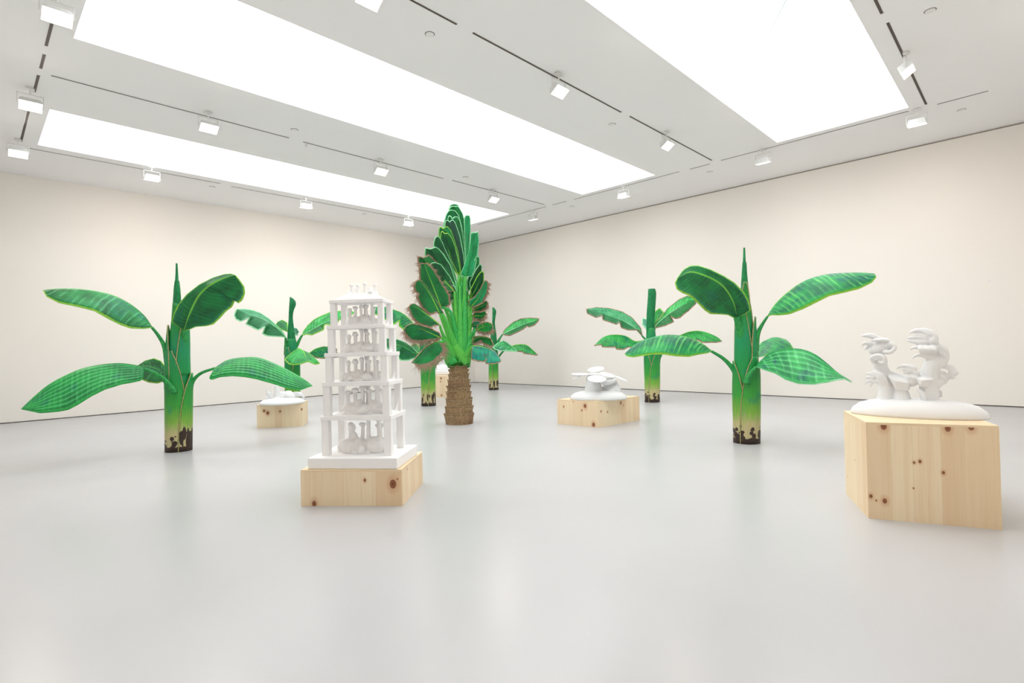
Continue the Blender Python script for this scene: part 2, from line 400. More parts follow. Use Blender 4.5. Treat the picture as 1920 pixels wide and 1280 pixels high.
# lighting track slots ----------------------------------------------------
def track(px0, px1, axis, label):
    a, c = on_z(*px0, H), on_z(*px1, H)
    if axis == 'x': y = (a.y+c.y)/2; a.y = c.y = y
    else: x = (a.x+c.x)/2; a.x = c.x = x
    lo = V((min(a.x,c.x), min(a.y,c.y), 0)); hi = V((max(a.x,c.x), max(a.y,c.y), 0)); wd = .017
    if axis == 'x': lo.y -= wd; hi.y += wd
    else: lo.x -= wd; hi.x += wd
    mid = (lo+hi)/2; mid.z = H
    r = thing('lighting_track', label, 'track', mid, 'slots of lighting track in the ceiling')
    e = .006; b = MB(); b.box((lo.x, lo.y, H-.004), (hi.x, hi.y, H+.0005)); b.build('slot', TRACKM, r, off=mid)
    b = MB()
    if axis == 'x':
        b.box((lo.x, lo.y-e, H-.007), (hi.x, lo.y, H+.0005)); b.box((lo.x, hi.y, H-.007), (hi.x, hi.y+e, H+.0005))
    else:
        b.box((lo.x-e, lo.y, H-.007), (lo.x, hi.y, H+.0005)); b.box((hi.x, lo.y, H-.007), (hi.x+e, hi.y, H+.0005))
    b.build('flange', LAMPW, r, off=mid)
    return mid
track((98,36), (87,86), 'y', 'dark track slot at far left directly below the top left corner lamp')
track((83,102), (76,128), 'y', 'shortest dark track slot at far left, second piece from the top')
track((72,141), (64,172), 'y', 'dark ceiling track slot at far left just above the second lamp from the top')
track((54,207), (39,265), 'y', 'dark ceiling track slot at far left between the two lowest lamps of that row')
track((55,277), (413,344), 'x', 'thin track slot beyond the farthest skylight, its left length')
track((436,348), (831,423), 'x', 'thin track slot beyond the farthest skylight, its right length ending behind the palm')
track((96,141), (542,258), 'x', 'track slot between the middle and far skylights, its left length')
track((568,266), (832,334), 'x', 'track slot between the middle and far skylights, its middle length')
track((848,338), (1022,383), 'x', 'track slot between the middle and far skylights, its right end length')
track((740,-17), (857,45), 'x', 'track slot between the near and middle skylights, cut by the top of the picture')
track((887,61), (1165,210), 'x', 'long dark track slot between the near and middle skylights holding one lamp')
track((1180,218), (1336,300), 'x', 'track slot between the near and middle skylights, its right end length')
track((1633,-18), (1654,25), 'x', 'short dark track slot right of the nearest skylight, cut by the top of the picture')
track((1663,43), (1738,195), 'x', 'dark track slot right of the nearest skylight holding a glowing lamp')
track((1853,170), (1757,195), 'y', 'thin track slot near the right wall, rightmost piece')
track((1703,207), (1353,301), 'y', 'long thin track slot along the end of the nearest skylight by the right wall')
track((1330,307), (1294,317), 'y', 'short thin track slot by the right wall between two sprinkler gaps')
track((1274,322), (1075,373), 'y', 'thin track slot along the end of the middle skylight by the right wall')
track((1061,377), (1036,384), 'y', 'shortest thin track slot by the right wall beyond the middle skylight')
track((1023,387), (895,421), 'y', 'thin track slot along the end of the farthest skylight by the right wall')

# wall washer lamps ----------------------------------------------------------
DROP = .24
TX = on_z(1528, 254, H).x          # the track line along the right wall
def lamp(px, py, face, label, tilt=38, power=1.0, snap=None):
    p = on_z(px, py, H-DROP)
    if snap: setattr(p, *snap)
    rz = {'left': 0, 'right': -math.pi/2, 'rear': math.pi/2, 'front': math.pi}[face]
    r = thing('track_lamp', label, 'lamp', (p.x, p.y, H), 'wall washer lamps on the ceiling tracks', rz)
    b = MB(); b.box((-.05,-.03,-.03), (.05,.03,-.004)); b.tube([(0,0,-.03),(0,0,-.11)], .012, 8); b.build('stem', LAMPW, r)
    b = MB()
    for s in (-1, 1): b.box((s*.148-.004, -.012, -.25), (s*.148+.004, .012, -.10))
    b.box((-.152,-.012,-.108), (.152,.012,-.10)); b.build('bracket', LAMPW, r)
    # box housing tilted towards the wall (+y)
    rot = Matrix.Rotation(math.radians(tilt), 3, 'X'); c = V((0, 0, -.25))
    hb = MB(); w2, h2, dp = .14, .09, .11
    def q(x, y, z): return c+rot@V((x, y, z))
    outer0 = [q(-w2*.8,-h2*.7,dp*.6), q(w2*.8,-h2*.7,dp*.6), q(w2*.8,h2*.7,dp*.6), q(-w2*.8,h2*.7,dp*.6)]
    outer1 = [q(-w2,-h2,-dp*.4), q(w2,-h2,-dp*.4), q(w2,h2,-dp*.4), q(-w2,h2,-dp*.4)]
    inn1 = [q(-w2+.008,-h2+.008,-dp*.4), q(w2-.008,-h2+.008,-dp*.4), q(w2-.008,h2-.008,-dp*.4), q(-w2+.008,h2-.008,-dp*.4)]
    inn0 = [q(-w2+.014,-h2+.014,-dp*.12), q(w2-.014,-h2+.014,-dp*.12), q(w2-.014,h2-.014,-dp*.12), q(-w2+.014,h2-.014,-dp*.12)]
    f = [(3,2,1,0)]
    for a in (0, 4, 8): f += [(a+i, a+(i+1)%4, a+4+(i+1)%4, a+4+i) for i in range(4)]
    hb.add(outer0+outer1+inn1+inn0, f); hb.build('housing', LAMPW, r)
    lb = MB(); z = -dp*.13
    lb.add([q(-w2+.014,-h2+.014,z), q(w2-.014,-h2+.014,z), q(w2-.014,h2-.014,z), q(-w2+.014,h2-.014,z),
            q(-w2+.014,-h2+.014,z+.01), q(w2-.014,-h2+.014,z+.01), q(w2-.014,h2-.014,z+.01), q(-w2+.014,h2-.014,z+.01)],
           [(0,1,2,3),(7,6,5,4),(0,4,5,1),(1,5,6,2),(2,6,7,3),(3,7,4,0)])
    lb.build('lens', LENSM, r)
    if power:
        ld = bpy.data.lights.new('lamp_light', 'AREA'); ld.shape = 'RECTANGLE'; ld.size = .2; ld.size_y = .12
        ld.energy = LAMP_W*power; ld.color = (1, .89, .80); ld.spread = math.radians(150)
        lo = bpy.data.objects.new('lamp_light', ld); COL.objects.link(lo); lo.parent = r
        lo.location = c+rot@V((0, 0, -dp*.46)); lo.rotation_euler = (math.radians(max(tilt, 42 if abs(tilt) < 20 else tilt)), 0, 0)
    return r
lamp(107,27,'front','brightest glowing lamp at the top left corner on the left track', 34, .7)
lamp(57,195,'front','glowing lamp at far left, second from the top of its row', 34, .7)
lamp(34,285,'front','glowing lamp at far left, lowest of its row', 34, .7)
lamp(285,333,'left','small white lamp beyond the farthest skylight, nearest to the left edge', 6, .8)
lamp(574,386,'left','small white lamp beyond the farthest skylight, above the left banana leaves', 6, .8)
lamp(766,419,'left','small white lamp beyond the farthest skylight, just left of the palm top', 6, .8)
lamp(391,237,'front','glowing lamp between the middle and far skylights, leftmost of three', 34, .7)
lamp(714,319,'front','glowing lamp between the middle and far skylights, middle of three', 34, .7)
lamp(925,372,'front','glowing lamp between the middle and far skylights, right above the palm', 34, .7)
lamp(690,-6,'front','glowing lamp cut off by the top edge above the middle skylight', 34, .7)
lamp(1048,168,'front','glowing lamp between the near and middle skylights, at the middle of the ceiling', 34, .7)
lamp(1250,270,'front','glowing lamp on the right end of the track between near and middle skylights', 34, .7)
lamp(1699,130,'front','large glowing lamp right of the nearest skylight', 34, .7)
lamp(989,406,'right','small lamp by the right wall, farthest away, right of the palm top', 10, .32, ('x', TX))
lamp(1157,362,'right','white box lamp by the right wall under the corner of the middle skylight', 10, .32, ('x', TX))
lamp(1421,295,'right','white box lamp by the right wall left of the nearest skylight corner', 10, .32, ('x', TX))
lamp(1713,218,'right','large white box lamp by the right wall under the nearest skylight corner', 10, .32, ('x', TX))

# extra lamps added out of frame to brighten plinth and sculpture fronts
TY = (on_z(1663, 43, H).y+on_z(1738, 195, H).y)/2
for lx, wh in ((5.6, 'nearer the right wall'), (2.4, 'nearer the far left')):
    lamp(1699, 130, 'front', 'unseen white fill lamp added outside the picture on the nearest track, '+wh, 34, .6, ('x', lx))
# sprinkler caps
def cap(px, py, label, r0=.055):
    p = on_z(px, py, H)
    b = MB(); b.lathe([(r0*.9,-.010),(r0,-.006),(r0,.0)], n=28)
    r = b.build('sprinkler_cap', LAMPW, None, False, loc=p)
    b2 = MB(); b2.lathe([(r0*1.12,-.002),(r0*1.16,.0)], n=28); b2.build('escutcheon', GAP, r)
    tag(r, label, 'ceiling cap', 'round sprinkler caps in the ceiling')
cap(1744,20,'round white ceiling cap at the top right corner right of the track'); cap(1803,206,'round white ceiling cap near the right wall, rightmost below the thin track slot')
cap(806,64,'round white ceiling cap near the top middle between near and middle skylights'); cap(1148,233,'round white ceiling cap between near and middle skylights, left of the second lamp')
cap(1331,322,'round white ceiling cap by the right wall below the short track slot'); cap(873,332,'round white ceiling cap right of the middle lamp between middle and far skylights')
cap(552,243,'round white ceiling cap near the gap in the track left of centre'); cap(398,350,'round white ceiling cap beyond the farthest skylight on the left')
cap(1072,387,'round white ceiling cap by the right wall farthest away, right of the palm'); cap(683,401,'round white ceiling cap beyond the farthest skylight, left of the palm')
p = on_z(574, 267, H); b = MB(); b.tube([p+V((0,0,.002)), p-V((0,0,.09))], .02, 10)
tag(b.build('track_feed', LAMPW, None, True), 'small stub hanging from the track at the gap between middle and far skylights', 'fitting')
b = MB(); p = V((XW, 4.85, 0)); r = ray(1855, 526); q_ = EYE+r*((XW-EYE.x)/r.x)
b.box((XW-.006, q_.y-.02, q_.z-.02), (XW, q_.y+.02, q_.z+.02))
tag(b.build('wall_sensor', LAMPW), 'tiny pale square plate on the right wall', 'plate')

# ================================================================ LEAVES
def leaf(root, P, C, mid, A, B=None, d=(0,), dA=-.18, dB=.22, mat='mid', rim='lime', kB=.35, pet=None, petw=(3.6,1.6), fringe=None,
         bulge=.10, rimr=1.1, midr=1.3, N=54, name='leaf', petmat=None, petd=None, fl=1.0, mrim=0):
    """mid / A / B: polylines in picture coordinates of one crop; d: depth offsets in metres along the rib"""
    org = root.location
    mid = catmull([C(*q) for q in mid], N)
    f = np.linspace(0, 1, N); dm = np.interp(f, np.linspace(0,1,len(d)), d) if len(d) > 1 else np.full(N, d[0])
    M3 = [P.at(x, y, dd) for (x, y), dd in zip(mid, dm)]
    def edge(E, dd):
        E = resample([tuple(mid[0])]+[C(*q) for q in E]+[tuple(mid[-1])], N)
        s = np.sin(np.pi*np.clip(f, 0, 1))**.6
        return E, [P.at(x, y, a+dd*b) for (x, y), a, b in zip(E, dm, s)]
    EA, A3 = edge(A, dA)
    if B is None:
        EB = mid+(EA-mid)*kB; s = np.sin(np.pi*f)**.6
        B3 = [P.at(x, y, a+dB*b) for (x, y), a, b in zip(EB, dm, s)]
    else: EB, B3 = edge(B, dB)
    K = 7; verts = []; uvs = []
    L = np.r_[0, np.cumsum([(M3[i+1]-M3[i]).length for i in range(N-1)])]
    for i in range(N):
        row = []
        for sgn, E3 in ((-1, A3), (1, B3)):
            wdt = (E3[i]-M3[i]).length; ctl = (E3[i]+M3[i])/2+V((0,0,wdt*bulge))-P.n*wdt*bulge*.5
            seq = []
            for k in range(1, K+1):
                t = k/K; seq.append((M3[i]*(1-t)**2+ctl*2*t*(1-t)+E3[i]*t*t, sgn*t))
            row.append(seq)
        full = [x for x in reversed(row[0])]+[(M3[i], 0)]+row[1]
        for q, v in full: verts.append(q-org); uvs.append((L[i]/4, v/2+.5))
    W = 2*K+1; faces = [(i*W+j, i*W+j+1, (i+1)*W+j+1, (i+1)*W+j) for i in range(N-1) for j in range(W-1)]
    lf = put(name, mesh_of(name, verts, faces, True, uvs), LF[mat], root)
    so = lf.modifiers.new('solid', 'SOLIDIFY'); so.thickness = .014; so.offset = 0
    pm = P.m
    rb = MB()
    for E3 in (A3, B3): rb.tube([q-org for q in E3], rimr*pm, 5)
    rb.build('rim', RIM[rim], lf, True)
    mb_ = MB(); mb_.tube([q-org for q in M3], [max(.15, midr*(1-.75*i/N))*pm for i in range(N)], 6)
    mb_.build('midrib', RIM['pale'] if mrim else RIM['lime' if rim != 'pale' else 'green'] if mat not in ('mid','grid','check') else PET, lf, True)
    if fringe:
        sides, ln, dens = fringe
        fb = []; ff = []; rnd = random.Random(int(EA[5][0]*10))
        for s_, E, E3 in (('A', EA, A3), ('B', EB, B3)):
            if s_ not in sides: continue
            for q in range(int(dens*N)):
                t = rnd.uniform(.06, .97)*(N-1); i = int(t); fr = t-i; i2 = min(i+1, N-1)
                p = E3[i].lerp(E3[i2], fr); mdp = M3[i].lerp(M3[i2], fr)
                out = (p-mdp); out = out.normalized() if out.length > 1e-5 else V((0,0,-1))
                dr = (out*1.0+V((rnd.gauss(0,.45), rnd.gauss(0,.45), rnd.gauss(-.25,.4)))).normalized()
                l = ln*pm*rnd.uniform(.3, 1.2)*(.75+.5*math.sin(t*1.3+ln)); p = p-out*rnd.uniform(0, .35)*ln*pm - P.n*.008
                side = dr.cross(P.n).normalized()*pm*rnd.uniform(.16,.36)
                n = len(fb); bend = V((rnd.gauss(0,.3), rnd.gauss(0,.3), rnd.gauss(-.3,.3)))*l*.4
                fb += [p-side-org, p+side-org, p+dr*l*.55+side*.7-org, p+dr*l*.55-side*.7-org, p+dr*l+bend-org]
                ff += [(n,n+1,n+2,n+3), (n+3,n+2,n+4)]
        fo = put('fringe', mesh_of('fringe', fb, ff, False), FRINGE, lf); fo['kind'] = 'stuff'
    if pet:
        pts = catmull([C(*q) for q in pet], 16); n = len(pts)
        pd = np.interp(np.linspace(0,1,n), [0,1], petd if petd else (0, dm[0]))
        pp = [P.at(x, y, a)-org for (x, y), a in zip(pts, pd)]; g = np.linspace(0,1,n)
        pb = MB(); pb.tube(pp, [((1-t)**1.3*petw[0]+(1-(1-t)**1.3)*petw[1])*pm for t in g], 10, flat=fl, flatdir=P.n if fl != 1 else None)
        pb.build('petiole', petmat or PET, root, True)
    return lf

def stem(root, P, C, rows, mat, name='stem', d=0, n=28, flat=.85, zero=True, cap=None):
    """rows: (y, x_left, x_right) from the floor upwards"""
    org = root.location; rr = []
    for y, xl, xr in rows:
        a, b_ = P.at(*C(xl, y), d), P.at(*C(xr, y), d); rr.append(((a+b_)/2, (b_-a).length/2))
    cz = np.array([q[0][:] for q in rr]); rad = np.array([q[1] for q in rr])
    if zero: cz[0][2] = 0
    D = np.column_stack([cz, rad]); D = catmull(D, 34)
    vv = []
    for x, y, z, r_ in D:
        for j in range(n):
            a = 2*math.pi*j/n; vv.append(V((x,y,z))+P.side*math.cos(a)*r_+P.n*math.sin(a)*r_*flat-org)
    k = len(D); ff = [(i*n+j, i*n+(j+1)%n, (i+1)*n+(j+1)%n, (i+1)*n+j) for i in range(k-1) for j in range(n)]
    ff += [tuple(range(n-1,-1,-1)), tuple(range((k-1)*n, k*n))]
    o = put(name, mesh_of(name, vv, ff, True), mat, root)
    prof = lambda z: (np.array([np.interp(z, D[:,2], D[:,c]) for c in (0,1)]), float(np.interp(z, D[:,2], D[:,3])))
    return o, prof
def sheath(root, P, prof, ang, z0, z1, w0, mat, out=.010, flat=.85, p=.55, seam=True):
    """an overlapping leaf sheath wrapped on the stem; ang 0 faces the viewer, + to the right"""
    org = root.location; R, K = 26, 14; vv = []; E = [[], []]
    for i in range(R):
        s = i/(R-1); z = z0+(z1-z0)*s; (cx, cy), r = prof(z); r = r+out*(1+1.2*s)
        w = math.radians(w0)*max(.04, (1-s**2.2))**p
        for k in range(K+1):
            t = -1+2*k/K; a = math.radians(ang)+t*w; tk = 1-.5*abs(t)**6*out/r
            q = V((cx, cy, z))+P.side*math.sin(a)*r*tk-P.n*math.cos(a)*r*flat*tk-org
            vv.append(q)
            if k in (0, K): E[0 if k == 0 else 1].append(q)
    W = K+1; ff = [(i*W+j, i*W+j+1, (i+1)*W+j+1, (i+1)*W+j) for i in range(R-1) for j in range(K)]
    o = put('leaf_sheath', mesh_of('leaf_sheath', vv, ff, True), mat, root)
    so = o.modifiers.new('solid', 'SOLIDIFY'); so.thickness = .012; so.offset = -1
    if seam:
        b = MB()
        for e in E: b.tube(e, .008, 5)
        b.build('seam', SEAM, o, True)
def tree_root(px, py, rad_px, label, name='banana_plant', cat='sculpture', group='painted banana plant sculptures'):
    g = on_z(px, py, 0); dd = V((g.x, g.y, 0)); g = dd+dd.normalized()*rad_px/F_PX*dd.length*.85
    P = Place(g); r = thing(name, label, cat, (g.x, g.y, 0), group); return r, P

# ---- plant A: front left
C = crop(0, 460, 3.048); R_, P = tree_root(333.5, 848.5, 23.5, 'green painted banana plant standing alone at the left front with long drooping leaves')
_, pf = stem(R_, P, C, [(1183,945,1092),(1060,946,1090),(900,946,1088),(760,947,1085),(640,955,1080),(540,965,1077),(460,975,1070),(380,982,1040),(330,985,1034)], TRUNK)
stem(R_, P, C, [(345,986,1036),(300,989,1035),(250,992,1031),(202,998,1025),(198,1000,1021),(150,1003,1018),(102,1004,1015)], SPIKE, 'rolled_leaf', zero=False)
sheath(R_, P, pf, -50, .0, 1.45, 95, TRUNK); sheath(R_, P, pf, 75, .0, 1.12, 75, TRUNKD, out=.02); sheath(R_, P, pf, -100, .9, 1.82, 60, TRUNK, out=.02); sheath(R_, P, pf, 60, 1.1, 2.05, 70, TRUNK, out=.014)
leaf(R_, P, C, [(868,468),(820,400),(740,335),(640,285),(520,258),(400,248),(300,250),(250,258)],
     [(820,474),(750,472),(690,452),(620,417),(540,372),(440,347),(340,327),(270,292)], d=(.0,-.1,-.25), dA=-.22, mat='mid', pet=[(958,680),(940,580),(905,515),(868,468)], petw=(5.5,2.4))
leaf(R_, P, C, [(1052,484),(1080,400),(1120,310),(1155,262),(1220,212),(1300,180),(1345,172)],
     [(1000,448),(983,432),(992,398),(1020,340),(1070,280),(1140,225),(1220,185),(1280,167),(1320,163)],
     [(1080,480),(1120,462),(1180,458),(1220,448),(1260,410),(1290,375),(1325,350),(1338,322),(1334,290),(1352,322),(1362,328),(1385,310),(1398,270),(1393,235),(1365,195)],
     d=(-.12,-.3,-.5,-.6), dA=.12, dB=-.05, mat='under', pet=[(1040,640),(1050,560),(1052,484)], petw=(9,4), bulge=-.08, midr=1.1)
leaf(R_, P, C, [(822,706),(790,690),(700,676),(600,680),(480,702),(380,742),(280,797),(200,862),(125,933)],
     [(810,768),(760,780),(700,790),(600,820),(520,860),(440,910),(390,936),(330,947),(230,955)], d=(-.15,-.35,-.55), dA=-.2, mat='grid', rim='green', pet=[(1000,840),(940,768),(880,728),(822,706)], petw=(6,3.2), petd=(-.14,-.16))
leaf(R_, P, C, [(950,735),(900,705),(840,688),(785,690)], [(940,690),(920,662),(880,647),(830,660)], [(940,772),(900,786),(850,781),(805,762)],
     d=(.15,.4,.7), dA=.0, dB=.0, mat='mid')
Cp = lambda x, y: (x, y)
leaf(R_, P, Cp, [(403,690),(426,676),(456,670.5),(485,671),(513,681),(542,695),(571,712),(585,723)],
     [(394,706),(393,710),(398,711),(412,706),(436,704),(460,706),(481,710),(510,718),(538,727),(562,731)], d=(-.1,-.3,-.45), dA=-.22, mat='grid', rim='green',
     pet=[(357,738),(361,716),(376,700),(403,690)], petw=(4.2,2.4))

# ---- plant F: front right
C = crop(1250, 440, 3.0488); R_, P = tree_root(1399, 833, 23, 'tallest green painted banana plant at the right front, beside the big pine plinth')
_, pf = stem(R_, P, C, [(1192,386,526),(1060,386,524),(900,384,521),(780,388,517),(680,390,510),(560,394,496),(460,397,488),(380,412,476)], TRUNK)
stem(R_, P, C, [(400,420,478),(300,424,468),(230,428,461),(158,433,456),(152,435,452),(110,437,450),(74,438,449)], SPIKE, 'rolled_leaf', zero=False)
sheath(R_, P, pf, -78, 0, 1.12, 85, TRUNK, out=.014); sheath(R_, P, pf, 42, 0, 1.18, 68, TRUNK, out=.024); sheath(R_, P, pf, -30, .8, 2.0, 75, TRUNK, out=.008); sheath(R_, P, pf, 82, .9, 1.72, 52, TRUNK, out=.022); sheath(R_, P, pf, 15, 1.4, 2.2, 60, TRUNK, out=.004)
leaf(R_, P, C, [(577,466),(620,400),(680,340),(750,287),(830,250),(920,228),(1020,220),(1120,219),(1185,224)],
     [(600,456),(640,458),(700,452),(780,422),(850,387),(930,347),(1020,327),(1100,307),(1170,272),(1197,240)], d=(0,-.1,-.2), dA=-.22, mat='stripe', pet=[(505,660),(520,570),(545,515),(577,466)], petw=(7,2.2))
leaf(R_, P, C, [(400,470),(386,400),(350,325),(300,272),(220,232),(135,212),(62,250)],
     [(440,455),(478,432),(467,380),(440,330),(390,278),(330,240),(250,200),(180,178),(135,179),(95,203)],
     [(385,474),(350,455),(310,452),(250,450),(220,430),(170,380),(130,345),(90,330),(60,310),(50,275)],
     d=(-.12,-.3,-.5,-.6), dA=.05, dB=-.1, mat='under', pet=[(440,640),(425,560),(400,470)], petw=(12,6), bulge=-.08, midr=1)
Ce = crop(1030, 460, 3.369)
leaf(R_, P, Ce, [(1025,668),(970,625),(900,590),(820,570),(740,567),(660,580),(590,602),(530,636),(478,684)],
     [(1000,677),(940,687),(880,701),(800,697),(730,687),(660,685),(590,694),(530,704),(488,697)], d=(-.1,-.3,-.5), dA=-.22, mat='stripe', pet=[(1200,860),(1160,780),(1100,715),(1025,668)], petw=(6,2.6))
leaf(R_, P, C, [(512,752),(560,702),(620,667),(700,652),(780,658),(850,687),(920,740),(980,792),(1055,840)],
     [(560,771),(620,790),(680,826),(750,849),(840,854),(920,841),(990,826),(1015,824)], d=(-.15,-.4,-.7), dA=-.28, mat='check', rim='pale', pet=[(455,850),(475,800),(512,755)], petw=(7,3.5), petd=(-.17,-.17))
leaf(R_, P, C, [(524,697),(545,650),(580,612),(625,588),(680,600)], [(520,660),(524,640),(545,615),(600,590)],
     [(560,692),(610,683),(660,668),(722,650),(705,622)], d=(.15,.4,.7,1.0), dA=.1, dB=-.15, mat='stripe', rim='pale')

# ---- plant E: right rear
C = Ce; R_, P = tree_root(1222.5, 754.5, 13, 'banana plant at the right rear, between low pine plinth and tall front plant')
_, pf = stem(R_, P, C, [(992,605,693),(880,605,692),(760,602,690),(700,602,686),(620,608,678),(560,612,672),(520,614,668)], TRUNK)
stem(R_, P, C, [(560,612,668),(480,613,664),(420,615,668),(350,620,673),(300,623,675),(274,624,668)], SPIKE, 'rolled_leaf', zero=False)
sheath(R_, P, pf, -60, 0, 1.25, 80, TRUNK); sheath(R_, P, pf, 55, 0, 1.2, 80, TRUNK, out=.02)
leaf(R_, P, C, [(586,570),(540,523),(460,475),(380,446),(300,420),(235,403)], [(575,520),(520,455),(460,420),(380,398),(300,393)],
     [(560,532),(500,534),(455,520),(445,483),(425,497),(340,470),(336,443),(295,454),(240,428)], d=(0,-.1,-.2), dA=.1, dB=-.15, mat='split', mrim=1, rim='dry', pet=[(625,640),(610,600),(586,570)], petw=(3,1.6), kB=.3)
leaf(R_, P, C, [(600,600),(540,606),(480,573),(400,565),(340,582),(285,632)], [(560,640),(500,643),(470,657),(425,656),(418,640),(400,643),(335,641),(328,625)], d=(0,-.15,-.3), dA=-.2, mat='bright', rim='dry')
leaf(R_, P, C, [(664,524),(690,488),(760,430),(840,380),(925,343)], [(680,480),(700,462),(750,398),(820,343),(870,320),(912,332)],
     [(680,518),(730,507),(785,482),(768,450),(800,462),(825,455),(880,410),(926,366)], d=(0,.05,.1), dA=.15, dB=-.15, mat='splitg', mrim=1, rim='dry', pet=[(650,600),(655,560),(664,524)], petw=(5,2.4))
leaf(R_, P, C, [(668,520),(682,460),(697,398)], [(655,460),(668,420)], [(690,470),(722,425)], d=(.1,.3,.5), dA=0, dB=0, mat='bright', rim='lime')
leaf(R_, P, C, [(640,560),(612,500),(590,462)], [(590,500)], [(625,470)], d=(.1,.3,.5), dA=0, dB=0, mat='teal', rim='pale')
leaf(R_, P, C, [(815,574),(880,548),(940,541),(1000,553),(1060,580),(1088,604)], [(860,580),(910,602),(940,595),(965,612),(985,612),(1060,611)], d=(.2,.1,0), dA=-.15, mat='bright', rim='dry', pet=[(690,745),(700,700),(750,620),(815,574)], petw=(3,1.6))

# ---- plant B: left rear, behind the low plinth
C = crop(430, 540, 8.0); R_, P = tree_root(550, 774, 13, 'banana plant rising behind the low plinth with the white dome, left rear')
_, pf = stem(R_, P, C, [(1870,850,1050),(1600,850,1048),(1280,850,1042),(1050,850,1036),(920,856,1024),(820,866,1008),(760,870,1000)], TRUNKD)
stem(R_, P, C, [(900,880,990),(780,870,996),(640,874,978),(500,886,958),(400,890,955),(320,893,972),(250,898,1000),(190,903,990),(150,905,952),(132,905,916)], SPIKE, 'rolled_leaf', zero=False)
sheath(R_, P, pf, -45, .0, 1.5, 75, TRUNK, out=.02); sheath(R_, P, pf, 50, 0, 1.42, 70, TRUNK, out=.02)
leaf(R_, P, C, [(850,745),(780,665),(700,590),(560,495),(440,440),(330,410),(250,377),(110,318)], [(800,655),(680,540),(590,460),(470,380),(350,335),(230,318)],
     [(800,725),(700,722),(560,712),(500,680),(540,576),(520,580),(432,629),(250,537),(302,445),(280,447),(165,498),(100,462),(74,400)], d=(0,-.1,-.25), dA=.15, dB=-.2, mat='split', mrim=1, rim='pale', pet=[(860,1000),(850,880),(845,745)], petw=(5.2,2))
leaf(R_, P, C, [(872,650),(840,560),(790,480)], [(780,620),(700,550),(725,510)], [(880,600),(865,520)], d=(.1,.3,.5), dA=.05, dB=0, mat='mid', rim='lime')
leaf(R_, P, C, [(965,700),(990,640),(1010,690)], [(960,600),(1000,600),(1038,655)], [(990,700),(1030,708)], d=(.15,.35,.5), dA=0, dB=0, mat='teal', rim='pale', N=24)
leaf(R_, P, C, [(1092,706),(1200,650),(1300,590),(1440,520),(1600,465),(1700,452),(1888,365)], [(1120,640),(1180,560),(1280,470),(1380,420),(1500,370),(1600,352),(1700,345),(1830,350)],
     [(1160,690),(1240,701),(1330,662),(1415,622),(1420,560),(1445,540),(1530,560),(1600,540),(1650,470),(1700,470)], d=(0,.0,-.1), dA=.15, dB=-.15, mat='splitg', mrim=1, rim='lime', pet=[(950,960),(1010,860),(1055,770),(1092,706)], petw=(5,2))
leaf(R_, P, C, [(1040,905),(1105,945),(1140,1020),(1165,1100)], [(960,958),(870,1030),(835,1075),(900,1140),(990,1147),(1080,1132)],
     [(1200,980),(1290,1060),(1352,1130),(1290,1142),(1200,1105)], d=(-.2,-.45,-.7), dA=-.05, dB=-.0, mat='bright', rim='lime')
leaf(R_, P, C, [(1195,985),(1280,920),(1380,885),(1450,878),(1550,885),(1610,915)], [(1230,1000),(1300,1040),(1385,1052),(1480,1047),(1672,1025),(1600,960)], d=(.2,.1,0), dA=-.15, mat='stripe', rim='dry', pet=[(1010,1060),(1100,1020),(1195,985)], petw=(3,1.6), petd=(0,.2))

# ---- plant C: behind the palm, left
C = crop(700, 560, 5.817); R_, P = tree_root(803, 761.5, 12.5, 'banana plant partly hidden behind the left side of the palm')
_, pf = stem(R_, P, C, [(1170,528,674),(1020,527,668),(900,526,664),(760,523,660),(600,520,650),(500,516,640),(430,520,632)], TRUNKD)
stem(R_, P, C, [(450,520,640),(350,540,630),(240,560,620),(140,575,605)], SPIKE, 'rolled_leaf', zero=False)
sheath(R_, P, pf, 70, 0, 1.25, 70, TRUNKD, out=.02); sheath(R_, P, pf, -50, 0, 1.7, 80, TRUNKD, out=.012)
leaf(R_, P, C, [(560,400),(440,272),(370,200),(300,150),(220,120),(150,93),(80,89),(-26,92)], [(520,380),(400,310),(335,336),(282,295),(286,235),(225,278),(168,236),(110,214),(80,172),(30,172),(-20,140)], d=(.1,0,-.1), dA=-.15, mat='stripe', rim='lime', pet=[(575,560),(575,480),(560,400)], petw=(5,2))
leaf(R_, P, C, [(500,604),(440,588),(370,545),(300,512),(200,492),(112,452)], [(485,600),(420,528),(350,480),(260,445),(180,434),(130,436)],
     [(460,642),(380,668),(300,672),(275,642),(284,580),(210,616),(190,606),(196,560),(160,545),(112,472)], d=(0,-.2,-.35), dA=.15, dB=-.1, mat='under', rim='pale', pet=[(545,680),(525,640),(500,604)], petw=(5,2))
leaf(R_, P, C, [(510,598),(470,540),(412,512)], [(440,560)], [(515,570),(490,508),(450,488)], d=(.1,.3,.5), dA=0, dB=0, mat='check', rim='lime')
leaf(R_, P, C, [(765,640),(840,600),(930,590),(1000,640)], [(850,670),(940,680)], d=(0,.1,.2), dA=-.1, mat='mid', rim='lime', pet=[(655,760),(690,700),(765,640)], petw=(4,2))

